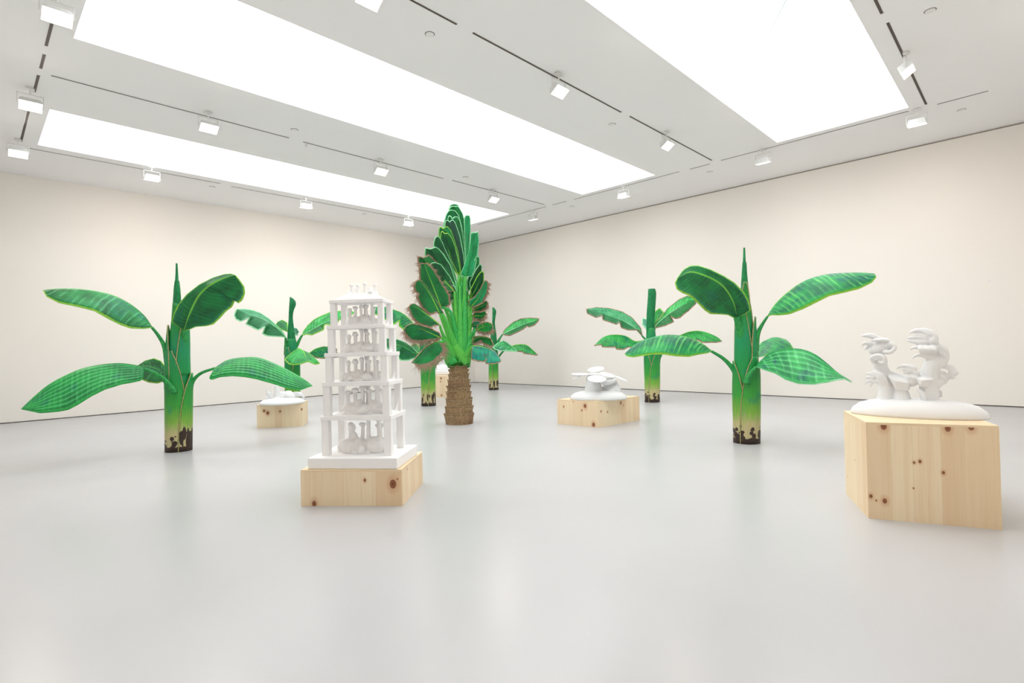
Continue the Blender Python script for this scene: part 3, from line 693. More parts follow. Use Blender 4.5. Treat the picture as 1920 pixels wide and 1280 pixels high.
# ---- plant D: far, behind the palm, right
C = crop(870, 560, 6.7375); R_, P = tree_root(926.5, 731, 8.8, 'smallest and farthest green painted banana plant, right of the palm near the corner')
_, pf = stem(R_, P, C, [(1147,321,438),(1040,321,436),(940,322,435),(820,326,433),(700,328,430),(600,330,420),(560,330,415)], TRUNKD)
stem(R_, P, C, [(600,330,418),(520,332,415),(440,337,408),(360,348,396),(290,355,391),(220,357,400),(160,358,407),(125,358,392),(108,358,372)], SPIKE, 'rolled_leaf', zero=False)
sheath(R_, P, pf, -70, 0, 1.3, 60, TRUNKD, out=.02)
leaf(R_, P, C, [(490,446),(620,385),(780,315),(900,282),(946,258)], [(510,400),(540,368),(620,300),(720,254),(830,244),(930,252)],
     [(525,457),(580,463),(650,432),(740,387),(800,345),(822,357),(890,331),(930,290)], d=(0,-.1,-.2), dA=.15, dB=-.15, mat='splitg', mrim=1, rim='dry', pet=[(412,600),(440,520),(490,446)], petw=(3.6,1.3))
leaf(R_, P, C, [(495,536),(560,580),(610,625),(665,665)], [(430,560),(362,615),(400,640),(460,655),(540,656),(610,660)], [(540,550),(600,600),(655,650)], d=(-.2,-.4,-.5), dA=-.05, dB=.1, mat='check', rim='pale')
leaf(R_, P, C, [(600,600),(680,580),(780,583),(860,640),(928,708)], [(650,660),(740,668),(760,690),(830,697),(900,710)], d=(-.1,-.2,-.3), dA=-.15, mat='bright', rim='dry', pet=[(430,745),(490,668),(560,620),(600,600)], petw=(2,1.3))

# ================================================================ PALM
R_, P = tree_root(861.5, 797, 27, 'tall fan shaped palm with ringed brown trunk and dry fringed leaves at the centre', 'travellers_palm', 'sculpture', None)
C = crop(730, 560, 5.12)
rings = [(1200,535,812),(1110,527,806),(1040,540,802),(970,546,794),(900,550,782),(845,556,776),(790,562,768),(735,570,760),(690,576,755),(650,580,752)]
bk, bpf = stem(R_, P, C, [(y, a+14, b_-14) for y, a, b_ in rings], BARK, 'trunk', n=30)
rnd = random.Random(4)
zs = [0.0]+[P.at(*C(670, y)).z for y, _, _ in rings[1:]]
for i in range(len(rings)-1):                                     # overlapping bark rings, ragged upper edge
    z0, z1 = zs[i], zs[i+1]+.02; n = 44; vv = []; ff = []; tilt = rnd.uniform(-.02, .02)
    (cx, cy), r0 = bpf(z0); (cx1, cy1), r1 = bpf(z1); ex = 14/5.12*P.m
    for lv, (z, c_, r_, o_) in enumerate([(z0-(.0 if i == 0 else .01), (cx,cy), r0, ex*.45), ((z0+z1)/2, ((cx+cx1)/2,(cy+cy1)/2), (r0+r1)/2, ex*.8), (z1, (cx1,cy1), r1, ex*1.5), (z1-.012, (cx1,cy1), r1, ex*.2)]):
        for j in range(n):
            a = 2*math.pi*j/n; rr = r_+o_+(rnd.uniform(-.006,.012) if lv == 2 else 0)
            zj = z+tilt*math.sin(a)*(1 if lv else (i > 0))+(rnd.uniform(-.012,.016) if lv == 2 else 0)
            vv.append(V((c_[0],c_[1],max(zj,0.0)))+P.side*math.cos(a)*rr+P.n*math.sin(a)*rr*.85-R_.location)
    ff = [(q*n+j, q*n+(j+1)%n, (q+1)*n+(j+1)%n, (q+1)*n+j) for q in range(3) for j in range(n)]
    rg = put('bark_ring', mesh_of('bark_ring', vv, ff, True), BARK, R_)
    eb = MB(); eb.tube([vv[2*n+j % n] for j in range(n+1)], .005, 4, False); eb.build('torn_edge', RAGGED, rg)
stem(R_, P, C, [(672,586,750),(650,560,772),(610,535,782),(560,522,786),(500,522,786),(440,534,778),(370,556,768),(280,596,756),(180,630,744),(60,664,734),(-60,684,722)], PETB, 'crown_base', zero=False, flat=.5, d=.07)
# small torn fibres at the crown foot
b = []; f_ = []
for q in range(160):
    a = rnd.uniform(-1.7, 1.7); c_ = P.at(*C(668, 640)); r_ = 88/5.12*P.m
    p = c_+P.side*math.sin(a)*r_-P.n*math.cos(a)*r_*.7+V((0,0,rnd.uniform(-.04,.04)))
    dr = (P.side*math.sin(a)-P.n*math.cos(a)+V((0,0,rnd.uniform(-.5,.6)))).normalized()*rnd.uniform(.03,.07); s_ = V((0,0,.005)); n = len(b)
    b += [p-s_-R_.location, p+s_-R_.location, p+dr-R_.location]; f_.append((n,n+1,n+2))
put('torn_fibres', mesh_of('torn_fibres', b, f_, False), RIM['green'], R_)['kind'] = 'stuff'

Gc = crop(760, 375, 7.528); Hc = crop(750, 470, 8.53); Ic = crop(730, 560, 5.12)
def conv(Cf, Ct, q):  # from one crop's coordinates to another's
    x, y = Cf(*q); ox, oy = Ct(0, 0); x1, _ = Ct(1, 0); return ((x-ox)/(x1-ox), (y-oy)/(x1-ox))
def pleaf(Cx, mid, A, B, dep, mat, rim='pale', fringe=None, root=None, w=(7.5,2.2), bul=.12, dA=-.06, dB=.04, ctl=None, sp=.28, **k):
    """petiole runs from the crown base to the blade"""
    start = conv(Ic, Cx, root or (672, 560)); base = mid[0]
    c1 = conv(Ic, Cx, ctl) if ctl else None
    pet = [start]+([c1] if c1 else [])+[base]
    leaf(R_, P, Cx, mid, A, B, d=(dep, dep-sp*.3, dep-sp), dA=dA, dB=dB, mat=mat, rim=rim, fringe=fringe, pet=pet, petw=w, petmat=PETB,
         petd=(-.12+dep*.15, dep), bulge=bul, rimr=1.05, midr=1.5, fl=.6, N=44, **k)
# rear upright leaves first, then ever nearer ones
pleaf(Gc, [(830,1000),(800,500),(745,200),(690,56)], [(720,700),(650,300),(612,130),(640,68)], [(865,650),(850,400),(805,200),(740,68)], .50, 'pmid', ctl=(700,300))
pleaf(Gc, [(836,1000),(825,600),(765,250),(700,92)], [(740,800),(650,420),(605,200),(622,120),(660,86)], [(885,760),(862,420),(805,190),(745,92)], .42, 'pmid', ctl=(705,300))
pleaf(Gc, [(852,1000),(862,600),(880,222)], [(842,650),(832,300),(842,235),(860,214)], [(890,800),(915,420),(912,260),(900,218)], .38, 'plight', ctl=(715,300))
pleaf(Gc, [(830,1000),(790,650),(705,320),(655,143)], [(700,850),(575,620),(530,480),(545,330),(580,200),(620,146)], [(850,800),(835,580),(790,350),(745,210),(700,152)], .33, 'pmid', ctl=(700,300))
pleaf(Gc, [(825,1010),(775,650),(705,400),(663,268)], [(720,850),(630,520),(600,270),(612,222),(640,226)], [(842,860),(835,700),(800,460),(770,300),(735,238),(690,240)], .26, 'pmid', ctl=(695,300))
pleaf(Gc, [(800,1050),(722,750),(650,480),(625,312)], [(700,900),(590,600),(556,400),(568,298),(600,284)], [(835,980),(820,780),(765,500),(705,325),(670,282),(645,290)], .19, 'pgrey', ctl=(690,300))
pleaf(Gc, [(775,1060),(700,750),(600,520),(532,412)], [(660,900),(510,620),(474,500),(478,400),(500,374)], [(775,950),(735,720),(690,570),(640,430),(595,376),(558,386)], .14, 'pmid', 'lime', ctl=(690,300))
pleaf(Gc, [(750,1060),(650,850),(592,650),(556,478)], [(640,950),(540,740),(492,560),(505,460),(522,438),(540,456)], [(770,1000),(740,820),(700,660),(650,530),(600,472),(575,470)], .08, 'pdark', 'lime', ctl=(680,250))
pleaf(Gc, [(730,1180),(655,960),(530,730),(470,580),(440,512)], [(600,980),(470,760),(400,640),(402,600),(420,540)], [(710,1080),(640,870),(560,700),(520,600),(480,530)], .03, 'pdark', ctl=(670,230))
pleaf(Gc, [(722,1230),(560,1000),(440,830),(362,692)], [(600,1180),(450,1030),(330,850),(278,770),(284,672),(300,680),(330,690)], [(690,1100),(625,905),(580,840),(540,770),(470,690),(425,664),(390,680)], -.03, 'pdark', ctl=(655,200))
pleaf(Hc, [(860,760),(720,470),(560,190)], [(760,880),(600,640),(470,300),(500,200)], [(900,640),(800,420),(650,220)], -.04, 'pdark', ctl=(650,170))
pleaf(Gc, [(690,1290),(520,1110),(350,930),(250,820)], [(540,1280),(350,1120),(200,960),(176,850),(180,802),(215,800)], [(640,1200),(560,1040),(440,880),(335,778),(290,800)], -.08, 'pbrown', 'dry', ('AB', 7, 7), ctl=(640,170))
pleaf(Hc, [(655,900),(540,600),(440,350),(385,207)], [(560,860),(400,680),(320,480),(310,330),(310,215),(345,200)], [(740,900),(800,860),(790,720),(710,590),(610,420),(530,290),(430,200)], -.15, 'pbrown', 'dry', ('AB', 8, 8), ctl=(600,150), w=(8,2.4))
pleaf(Hc, [(640,1020),(490,710),(370,545),(295,466)], [(590,975),(520,1012),(450,1005),(360,930),(290,800),(262,735),(300,700),(232,640),(215,560),(235,505),(270,475)], [(700,1010),(600,830),(500,690),(430,590),(345,480)], -.22, 'pbrown', 'dry', ('A', 9, 11), ctl=(530,180), w=(9,2.6))
pleaf(Hc, [(640,1190),(480,1060),(300,930),(172,858)], [(560,1190),(480,1225),(390,1200),(290,1170),(210,1090),(165,1000),(135,905)], [(600,1150),(440,1020),(310,900),(225,848)], -.27, 'pbrown', 'dry', ('A', 9, 11), root=(620,560), ctl=(510,330), w=(8,2.2))
pleaf(Ic, [(500,375),(400,330),(290,290),(140,300)], [(480,330),(400,285),(300,252),(210,240),(160,262)], [(450,395),(380,400),(300,412),(215,405),(150,345)], -.30, 'pmid', 'dry', ('B', 11, 22), root=(600,560), ctl=(550,430), w=(7,2.2))
pleaf(Ic, [(475,408),(400,440),(310,520),(240,618)], [(440,406),(340,468),(262,555),(215,612)], [(525,460),(515,525),(405,618),(330,640),(270,642)], -.36, 'pmid', 'dry', ('B', 15, 22), root=(590,600), ctl=(535,440), w=(7,2.6))
# right-hand side, rear to front
pleaf(Gc, [(880,1290),(950,1010),(1020,796)], [(870,1150),(950,900),(1005,800)], [(970,1200),(1040,930),(1042,810)], .20, 'pmid', ctl=(715,250))
pleaf(Gc, [(930,1300),(1000,1090),(1060,912)], [(910,1160),(1000,975),(1050,905)], [(1010,1280),(1065,1110),(1078,930)], .14, 'pdark', ctl=(720,250))
pleaf(Hc, [(1130,760),(1250,520),(1320,335)], [(1130,620),(1230,420),(1290,340)], [(1200,780),(1285,690),(1335,480),(1338,360)], .08, 'pdark', 'lime', ctl=(730,230))
pleaf(Hc, [(1110,920),(1230,780),(1330,610),(1390,482)], [(1100,800),(1200,730),(1290,600),(1350,480)], [(1200,895),(1320,830),(1395,680),(1420,540)], .02, 'plight', 'dry', ('B', 8, 14), ctl=(735,220))
pleaf(Hc, [(1150,960),(1250,905),(1340,865),(1410,830)], [(1200,900),(1300,850),(1380,800)], [(1200,985),(1300,970),(1390,910)], -.05, 'pbrown', 'dry', ('B', 9, 11), ctl=(755,230))
pleaf(Hc, [(1150,1050),(1230,1030),(1310,1040),(1390,1010)], [(1200,985),(1290,985),(1360,960)], [(1190,1095),(1270,1112),(1340,1090)], -.10, 'pbrown', 'dry', ('B', 9, 11), ctl=(765,280))
pleaf(Ic, [(790,255),(850,250),(900,245)], [(810,215),(860,215)], [(820,285),(870,275)], -.02, 'pblue', 'dry', None, ctl=(765,330), w=(5,2))
pleaf(Ic, [(835,300),(890,270),(940,262),(995,275)], [(850,250),(900,225),(950,224),(985,240)], [(860,318),(920,330),(960,322),(992,305)], -.16, 'bright', 'dry', ('B', 8, 14), root=(720,560), ctl=(780,360))
pleaf(Ic, [(790,420),(830,372),(900,368),(960,390),(1000,440)], [(810,365),(860,356),(930,362),(975,385)], [(820,435),(880,405),(930,440),(975,455)], -.22, 'pbrown', 'dry', ('B', 8, 12), root=(720,570), ctl=(770,460))
pleaf(Ic, [(800,455),(850,455),(920,470),(990,500),(1072,598)], [(790,520),(792,582),(860,600),(915,602),(935,568),(925,620),(1000,622),(1060,606)], [(860,448),(940,460),(1010,500),(1060,575)], -.30, 'pblue', 'dry', ('A', 3, 3), root=(720,600), ctl=(765,500), w=(7,2.4))
# big front right leaf and bundle of bare petioles
pleaf(Gc, [(850,1080),(895,850),(940,620),(972,462)], [(780,1062),(850,880),(905,720),(925,560),(930,478),(950,458)], [(935,1072),(975,985),(1015,780),(1036,560),(1018,442),(1000,462)], -.02, 'plight', ctl=(700,250), w=(6,2.6), dA=.05)
for i, (x0, y0, cx_, cy_, x1, y1, dd) in enumerate([(750,620,600,400,486,150,-.20),(755,610,650,360,530,80,-.17),(745,600,680,330,600,10,-.15),(660,610,640,330,622,-40,-.13),(690,600,668,330,655,-100,-.12),(712,590,700,300,690,-160,-.14),(735,580,735,300,716,-200,-.14),(748,575,765,320,790,60,-.16),(752,560,790,400,830,240,-.2),(700,600,684,380,676,-120,-.18),(725,600,724,380,728,-160,-.17),(740,600,752,350,760,-40,-.15),(620,620,560,480,510,400,-.2)]):
    pts = catmull([Ic(x0,y0), Ic(cx_,cy_), Ic(x1,y1)], 16); b = MB()
    b.tube([P.at(x, y, dd+.2*(t/15)**2)-R_.location for t, (x, y) in enumerate(pts)], [(lambda g: ((6+26*g*(1-g)*(1-g*.5))*(1-g)+2.6*g) if i < 3 else 8.5-6.6*g**.8)(t/15)*P.m for t in range(16)], 12, flat=.5, flatdir=P.n)
    b.build('petiole', PETB, R_, True)

# ================================================================ PINE PLINTHS
def plinth(label, bot, topy, hidden=None, knots=None, ksides=(0,1), group=None, nboards=(4,3)):
    """bot: floor pixels of left-rear, front, right-rear corners (or 4); topy: pixel of the front top corner"""
    c = [on_z(*q) for q in bot]
    k = 1
    if len(c) == 3: c.append(c[0]+c[2]-c[1])
    n = V((c[k].x, c[k].y, 0)).normalized(); D = V((c[k].x, c[k].y, 0)).length
    r = ray(*topy); hgt = (EYE+r*(D/r.dot(n))).z
    org = sum(c, V())/4; R = thing('pine_plinth', label, 'plinth', (org.x, org.y, 0), group)
    loc = [q-org for q in c]
    # order corners counter clockwise
    cen = V((0,0,0)); loc.sort(key=lambda q: math.atan2(q.y, q.x))
    ins = []; t = .018
    for i in range(4):
        a, b_, e = loc[i-1], loc[i], loc[(i+1) % 4]
        d1, d2 = (b_-a).normalized(), (e-b_).normalized(); n1, n2 = V((-d1.y,d1.x,0)), V((-d2.y,d2.x,0))
        ins.append(b_+(n1+n2)*t/(1+n1.dot(n2)))
    mt = M_pine('pine_top_board')
    top = MB(); top.prism(loc, hgt-.018, hgt); o = top.build('top_panel', mt, R, bevel=.0015)
    uv = o.data.uv_layers.new(name='UVMap')
    for l in o.data.loops: q = o.data.vertices[l.vertex_index].co; uv.data[l.index].uv = (q.x+q.y*.3, q.y)
    core = MB(); core.prism(ins, 0.0, hgt-.018); core.build('core', GAP, R)
    front = on_z(*bot[1])-org
    for i in range(4):
        a, b_ = loc[i], loc[(i+1) % 4]; L = (b_-a).length; ia, ib = ins[i], ins[(i+1) % 4]
        wpos = org+(a+b_)/2; nrm = V(((b_-a).y, -(b_-a).x, 0)); vis = nrm.dot(EYE-wpos) > 0
        kn = []
        if vis and knots:
            # knots given in picture pixels: intersect the sight line with this face
            for (px, py, rad) in knots:
                r = ray(px, py); den = r.dot(nrm)
                if abs(den) < 1e-6: continue
                q = EYE+r*((org+a-EYE).dot(nrm)/den); s_ = (q-org-a).dot((b_-a).normalized())
                if 0 < s_ < L and -.02 < q.z < hgt+.02: kn.append((s_, q.z, rad))
        mat = M_pine('pine_face', kn)
        nb = max(2, round(L/.16)); cuts = [0.0]
        rr = random.Random(i*7+int(px0*3) if (px0 := bot[0][0]) else 1)
        ws = [rr.uniform(.6, 1.4) for _ in range(nb)]; tot = sum(ws); acc = 0
        for w_ in ws: acc += w_/tot; cuts.append(acc)
        for j in range(nb):
            s0, s1 = cuts[j], cuts[j+1]; g = .0003/L
            s0 += g*(j > 0); s1 -= g*(j < nb-1); pr = rr.uniform(0, .0008)*0
            A_, B_ = a.lerp(b_, s0), a.lerp(b_, s1); IA, IB = ia.lerp(ib, s0), ia.lerp(ib, s1)
            m_ = MB(); m_.add([(A_.x,A_.y,0),(B_.x,B_.y,0),(IB.x,IB.y,0),(IA.x,IA.y,0),(A_.x,A_.y,hgt-.018),(B_.x,B_.y,hgt-.018),(IB.x,IB.y,hgt-.018),(IA.x,IA.y,hgt-.018)],
                              [(3,2,1,0),(4,5,6,7),(0,1,5,4),(1,2,6,5),(2,3,7,6),(3,0,4,7)])
            o = m_.build('plank', mat, R)
            uv = o.data.uv_layers.new(name='UVMap'); dv = (b_-a).normalized()
            for l in o.data.loops:
                q = o.data.vertices[l.vertex_index].co; uv.data[l.index].uv = ((q-a).dot(dv), q.z)
    return R, org, hgt, c
PG = None
tw_R, tw_o, tw_h, tw_c = plinth('low square pine plinth with big knots under the white tiered tower', [(564.5,948.5),(754.5,948.5),(793,905)], (752.5,880),
    knots=[(684,900,.012),(737,907,.032),(589,944,.022),(745,898,.006),(764,879,.008)])
rt_R, rt_o, rt_h, rt_c = plinth('tall angled pine plinth at the right edge under the white windblown trees', [(1586,925),(1628.5,971.5),(1879.5,993.5),(1786,918)], (1621.5,791),
    knots=[(1657,799,.022),(1777,803,.020),(1821,800,.022),(1769,886,.011),(1714,867,.008),(1725,865,.010),(1633,930,.012),(1643,938,.006),(1659,939,.018),(1713,915,.005),(1603,862,.005),(1589,893,.005)])
md_R, md_o, md_h, md_c = plinth('low angled pine plinth right of centre under the white flat leaf sculpture', [(1045.5,794.5),(1122,801.5),(1199.5,787.5)], (1120.5,752.5),
    knots=[(1097,761,.03),(1091,769,.012),(1057,762,.012),(1075,751,.014),(1113,796,.028),(1127,771,.014),(1139,772,.012),(1164,755,.02),(1169,760,.010)])
lf_R, lf_o, lf_h, lf_c = plinth('low pine plinth at the left rear under a white dome with stumps', [(482,803),(568,798.7),(577.5,790)], (568,755.8),
    knots=[(495,770,.02),(502,774,.025),(525,771,.018),(566,767,.014)])
fr_R, fr_o, fr_h, fr_c = plinth('farthest pine plinth, half hidden behind the palm trunk', [(806,744.5),(850,744.5),(854,740)], (850,704.5), knots=[(827,709,.02),(826,715,.012),(828,741,.018)])

# ================================================================ WHITE SCULPTURES
class Sculpt:
    """chains, balls and hulls placed with a Place, fused by a voxel remesh"""
    def __init__(s, P, C, sc, org, d0=0): s.P, s.C, s.sc, s.org, s.d0 = P, C, sc, org, d0; s.b = MB()
    def pt(s, x, y, d=0): return s.P.at(*s.C(x, y), d+s.d0)-s.org
    def r(s, r): return r/s.sc*s.P.m
    def chain(s, pts, n=14):
        D = catmull([tuple(s.pt(q[0], q[1], q[3] if len(q) > 3 else 0))+(s.r(q[2]),) for q in pts], max(6, len(pts)*5))
        s.b.tube([q[:3] for q in D], [q[3] for q in D], n); s.b.ball(D[0][:3], D[0][3]*.98, 10, 6); s.b.ball(D[-1][:3], D[-1][3]*.98, 10, 6)
    def ball(s, x, y, r, d=0): s.b.ball(s.pt(x, y, d), s.r(r) if not hasattr(r,'__len__') else tuple(s.r(q) for q in r), 16, 10)
    def hull(s, pts): s.b.hull([s.pt(*q) for q in pts])
    def build(s, name, mat, parent, vox=.009, sm=3):
        s.b.v = [(x, y, max(z, .004)) for x, y, z in s.b.v]
        o = s.b.build(name, mat, parent, True)
        m = o.modifiers.new('remesh', 'REMESH'); m.mode = 'VOXEL'; m.voxel_size = vox; m.use_smooth_shade = True
        if sm: q = o.modifiers.new('smooth', 'SMOOTH'); q.factor = .5; q.iterations = sm
        return o
def mound(parent, a, b_, hgt, side, n, z=0, name='mound', mat=None, seg=48, pw=.55):
    vv = []; prof = [(.0,1.0),(.25,.99),(.5,.95),(.7,.85),(.85,.68),(.95,.42),(1.0,.14),(.985,.0)]
    prof = prof[::-1]
    for r, z_ in prof:
        for j in range(seg):
            t = 2*math.pi*j/seg; vv.append(side*math.cos(t)*a*max(r,.001)+n*math.sin(t)*b_*max(r,.001)+V((0,0,z+z_*hgt)))
    k = len(prof); ff = [(i*seg+j, i*seg+(j+1)%seg, (i+1)*seg+(j+1)%seg, (i+1)*seg+j) for i in range(k-1) for j in range(seg)]
    ff += [tuple(range(seg-1,-1,-1)), tuple(range((k-1)*seg, k*seg))]
    return put(name, mesh_of(name, vv, ff, True), mat or PLASTER, parent)

# --- right: windblown trees on an oval mound
zt = rt_h; C = crop(1600, 600, 6.4)
q = on_z(1718, 779, zt); P = Place(q); org = V((q.x, q.y, zt))
S = thing('tree_sculpture', 'white sculpture of windblown trees and cut trunks on an oval mound at the right', 'sculpture', org)
mound(S, P.m*105, .23, .14, P.side, P.n)
s = Sculpt(P, C, 6.4, org)
s.chain([(400,1040,150),(395,960,105),(395,860,88),(395,720,90)]); s.hull([(235,600,-.05),(350,645,-.09),(405,705,-.09),(290,690,-.07),(410,640,.05),(240,610,.04),(330,800,-.05),(450,820,-.05),(350,820,.05),(470,800,.05)])
s.chain([(590,1050,140,-.03),(585,960,95,-.03),(575,860,66,-.03),(585,800,80,-.03)]); s.hull([(405,655,-.08),(500,730,-.11),(670,752,-.10),(610,690,.0),(470,640,.02),(500,830,-.09),(650,840,-.08),(590,860,-.04),(680,780,-.02)])
s.chain([(405,760,80),(380,640,64),(330,560,76),(320,480,80)])
s.chain([(240,500,26,-.06),(220,455,24,-.07),(270,425,24,-.09),(340,430,24,-.1),(372,480,24,-.1),(345,518,20,-.1),(312,500,16,-.1)])
s.chain([(320,470,70),(270,380,62),(300,310,70),(400,310,66)]); s.ball(300,350,85)
s.chain([(380,290,40),(440,290,34,-.03),(492,310,26,-.04),(490,350,24,-.05),(440,385,26,-.05),(385,385,30,-.04)])
s.chain([(390,250,34),(300,220,32,-.02),(200,185,34,-.03),(100,188,12,-.03)]); s.chain([(420,250,26,-.03),(340,240,22,-.05),(220,245,16,-.06)])
s.chain([(260,310,36),(170,280,26,-.03),(118,280,16,-.04),(110,310,11,-.04)]); s.chain([(250,330,30),(180,315,20,.0),(135,350,11,-.02)]); s.chain([(220,320,24,.03),(170,330,16,.03),(165,355,9,.03)])
s.chain([(290,380,34),(220,380,28,-.04),(200,350,18,-.05)]); s.chain([(470,280,18,-.02),(400,235,20,-.02),(340,225,16,-.02)])
s.ball(245,700,52); 
for f in ([(245,680,24),(200,640,18),(150,640,9)],[(230,690,22),(180,685,17),(145,695,9)],[(225,720,24),(175,735,18),(140,765,9)],[(245,740,22),(215,770,15),(205,800,8)],[(280,730,20),(295,765,11)],[(270,650,30),(235,625,18),(215,615,10)]): s.chain([x+(-.03,) for x in f])
s.chain([(350,600,52),(440,640,36),(560,680,38),(700,730,58,-.02)]); s.chain([(700,740,60,-.02),(790,700,46,-.03),(840,690,40)])
s.ball(690,600,56,-.03)
for f in ([(730,580,30),(640,550,24),(570,552,18),(522,578,9)],[(700,600,26),(640,585,20),(600,600,14)],[(760,640,34),(690,600,24),(610,640,12)],[(700,560,20),(640,540,16),(560,548,10)],[(740,690,40),(700,680,30),(660,685,20)]): s.chain([x+(-.05,) for x in f])
s.hull([(760,690,-.08),(900,672,-.02),(972,712,-.08),(830,720,-.12),(800,800,-.09),(930,800,-.06),(780,770,-.02),(900,760,.03)])
s.chain([(920,1060,140),(920,980,98),(905,850,92),(915,700,96),(925,600,90),(960,520,86),(1010,470,70)])
s.chain([(780,840,22,-.07),(840,900,30,-.07),(850,1000,34,-.06)]); s.chain([(640,870,26,0),(660,950,34,0),(760,1030,46,0)])
s.chain([(960,560,60),(1060,500,56,.0),(1090,420,52,.0),(1060,340,50),(990,320,44)])
s.chain([(1000,350,60),(930,350,64,-.02),(850,340,48,-.03),(790,325,30,-.04)])
for i in range(6): s.chain([(800+i*34,318,20,-.06),(806+i*34,350,24,-.08),(812+i*34,384,16,-.07)])
s.chain([(790,330,26,-.05),(740,325,20,-.06),(690,345,13,-.06)]); s.chain([(960,440,74),(900,430,50,-.03),(820,420,26,-.05),(745,425,18,-.06),(715,460,10,-.06)])
s.ball(900,215,88); s.ball(930,280,70)
for f in ([(930,170,40),(880,125,26),(825,100,12)],[(900,170,36),(820,130,28),(740,125,24),(675,155,11)],[(880,200,34),(790,178,24),(740,180,16)],[(870,225,34),(770,205,26),(650,212,10)],[(870,260,38),(760,262,28),(640,246,10)],[(960,250,50),(970,200,40),(930,140,30)],[(990,330,30),(1040,320,22),(1100,360,14)],[(1080,420,26),(1030,370,20),(970,360,14)]): s.chain([x+(-.04,) for x in f])
s.chain([(990,760,70),(1080,720,42,.02),(1150,670,34,.02),(1190,630,40,.02)])
for f in ([(1180,620,30),(1140,570,20),(1090,575,12)],[(1200,600,26),(1160,550,18),(1110,548,10)],[(1210,600,24),(1200,560,14),(1170,545,8)],[(1210,640,34),(1250,640,16),(1262,620,8)],[(1100,700,30),(1045,650,20),(1080,622,14),(1110,640,10)],[(1190,660,26),(1200,700,16)],[(1100,730,26),(1105,760,12)]): s.chain([x+(.0,) for x in f])
s.hull([(1030,830,.02),(1070,850,.02),(1070,920,.02),(1030,930,.02),(1030,840,.07),(1070,920,.07),(960,850,.04),(960,950,.04)]); s.chain([(930,1030,60,-.03),(1040,1010,50,-.04),(1150,1050,60,-.02)])
s.build('trees', PLASTER, S, .006, 2)

# --- middle: flat leaves on a mound
C = crop(1050, 670, 9.144); q = on_z(1122, 747.5, md_h); P = Place(q); org = V((q.x, q.y, md_h))
S = thing('leaf_sculpture', 'white sculpture of flat rounded leaves over a low mound on the angled plinth', 'sculpture', org)
mound(S, P.m*53, .34, .15, P.side, P.n)
s = Sculpt(P, C, 9.144, org); s.chain([(570,640,160),(570,540,150),(570,470,140)]); s.chain([(850,600,170,.1),(860,500,110,.1),(830,440,70,.1)]); s.chain([(730,440,30,-.1),(800,420,60,-.1),(900,400,44,-.08),(940,370,30,-.06)])
s.chain([(570,470,120),(480,370,40,.0),(560,300,40)]); s.chain([(960,560,90,.05),(980,470,30,.05),(940,380,20)])
s.build('stem', PLASTER, S, .014, 3)
def paddle(x, y, rx, rz, ry, d, roll, pitch, yaw=0):
    b = MB(); c = P.at(*C(x, y), d)-org; u = P.m/9.144
    base = Matrix((P.side, P.n, V((0,0,1)))).transposed()
    mt_ = base@Matrix.Rotation(math.radians(yaw),3,'Z')@Matrix.Rotation(math.radians(roll),3,'Y')@Matrix.Rotation(math.radians(pitch),3,'X')
    b.ball(c, (rx*u, ry, rz*u), 28, 12, mt_); o = b.build('leaf', PLASTER, S, True)
paddle(618,205,152,30,.17,.22,-5,12); paddle(345,287,160,18,.13,.0,2,3); paddle(282,345,72,12,.09,-.05,-18,3)
paddle(632,366,158,26,.22,-.26,4,12); paddle(812,300,135,22,.15,-.02,13,10); paddle(1040,362,125,14,.12,.08,24,4)
paddle(580,285,120,12,.10,.0,0,3)

# --- left rear: mound with uprights
C = crop(470, 690, 10.67); q = on_z(530, 756, lf_h); P = Place(q); org = V((q.x, q.y, lf_h))
S = thing('mound_sculpture', 'white dome sculpture with stumps and spikes at the left rear', 'sculpture', org)
mound(S, P.m*40, .36, .11, P.side, P.n)
s = Sculpt(P, C, 10.67, org)
s.chain([(520,640,90),(520,560,55),(515,470,42),(510,360,36)]); s.chain([(520,540,60),(560,500,34),(560,430,20),(540,370,14)])
for a in ([(400,580,30),(420,480,18),(410,440,10)],[(380,560,22),(330,490,14),(290,460,8)],[(370,560,20),(320,530,12),(270,530,8)],[(390,540,20),(350,460,12),(300,430,8)],[(330,600,24),(290,600,14)],[(400,520,18),(430,470,12),(440,440,8)]): s.chain([x+(-.05,) for x in a])
s.chain([(620,600,70),(660,530,58),(640,500,40)]); s.ball(780,570,82,-.05); s.chain([(700,560,60),(720,500,50),(790,490,44)])
s.hull([(860,470,-.05),(960,470,-.05),(1000,560,-.05),(850,600,-.05),(870,470,.15),(960,480,.15),(1010,560,.15),(860,600,.15)]); s.chain([(980,490,24),(1030,540,30),(1060,610,30)])
s.build('stumps', PLASTER, S, .014, 3)

# --- far: pale stumps behind the palm
C = crop(700, 560, 5.817); q = on_z(829, 702, fr_h); P = Place(q); org = V((q.x, q.y, fr_h))
S = thing('stump_sculpture', 'white pale sculpture on the farthest plinth, seen between banana stem and palm trunk', 'sculpture', org)
b = MB(); w_ = P.m*19; b.prism([(P.side*sx*w_+P.n*sy*.3)[:2] for sx, sy in ((-1,-1),(1,-1),(1,1),(-1,1))], 0, .12); b.build('base', PLASTER, S, bevel=.02)
mound(S, w_*.9, .26, .20, P.side, P.n, z=.10)
s = Sculpt(P, C, 5.817, org)
s.chain([(700,790,22),(705,730,14),(700,680,12)]); s.chain([(770,790,26),(765,720,14),(775,660,12)]); s.chain([(730,790,22),(735,740,12),(730,700,16)]); s.chain([(800,800,22),(805,700,14),(800,650,14)]); s.chain([(740,670,12),(770,650,16),(800,660,12)])
s.build('stumps', PLASTER, S, .014, 2)

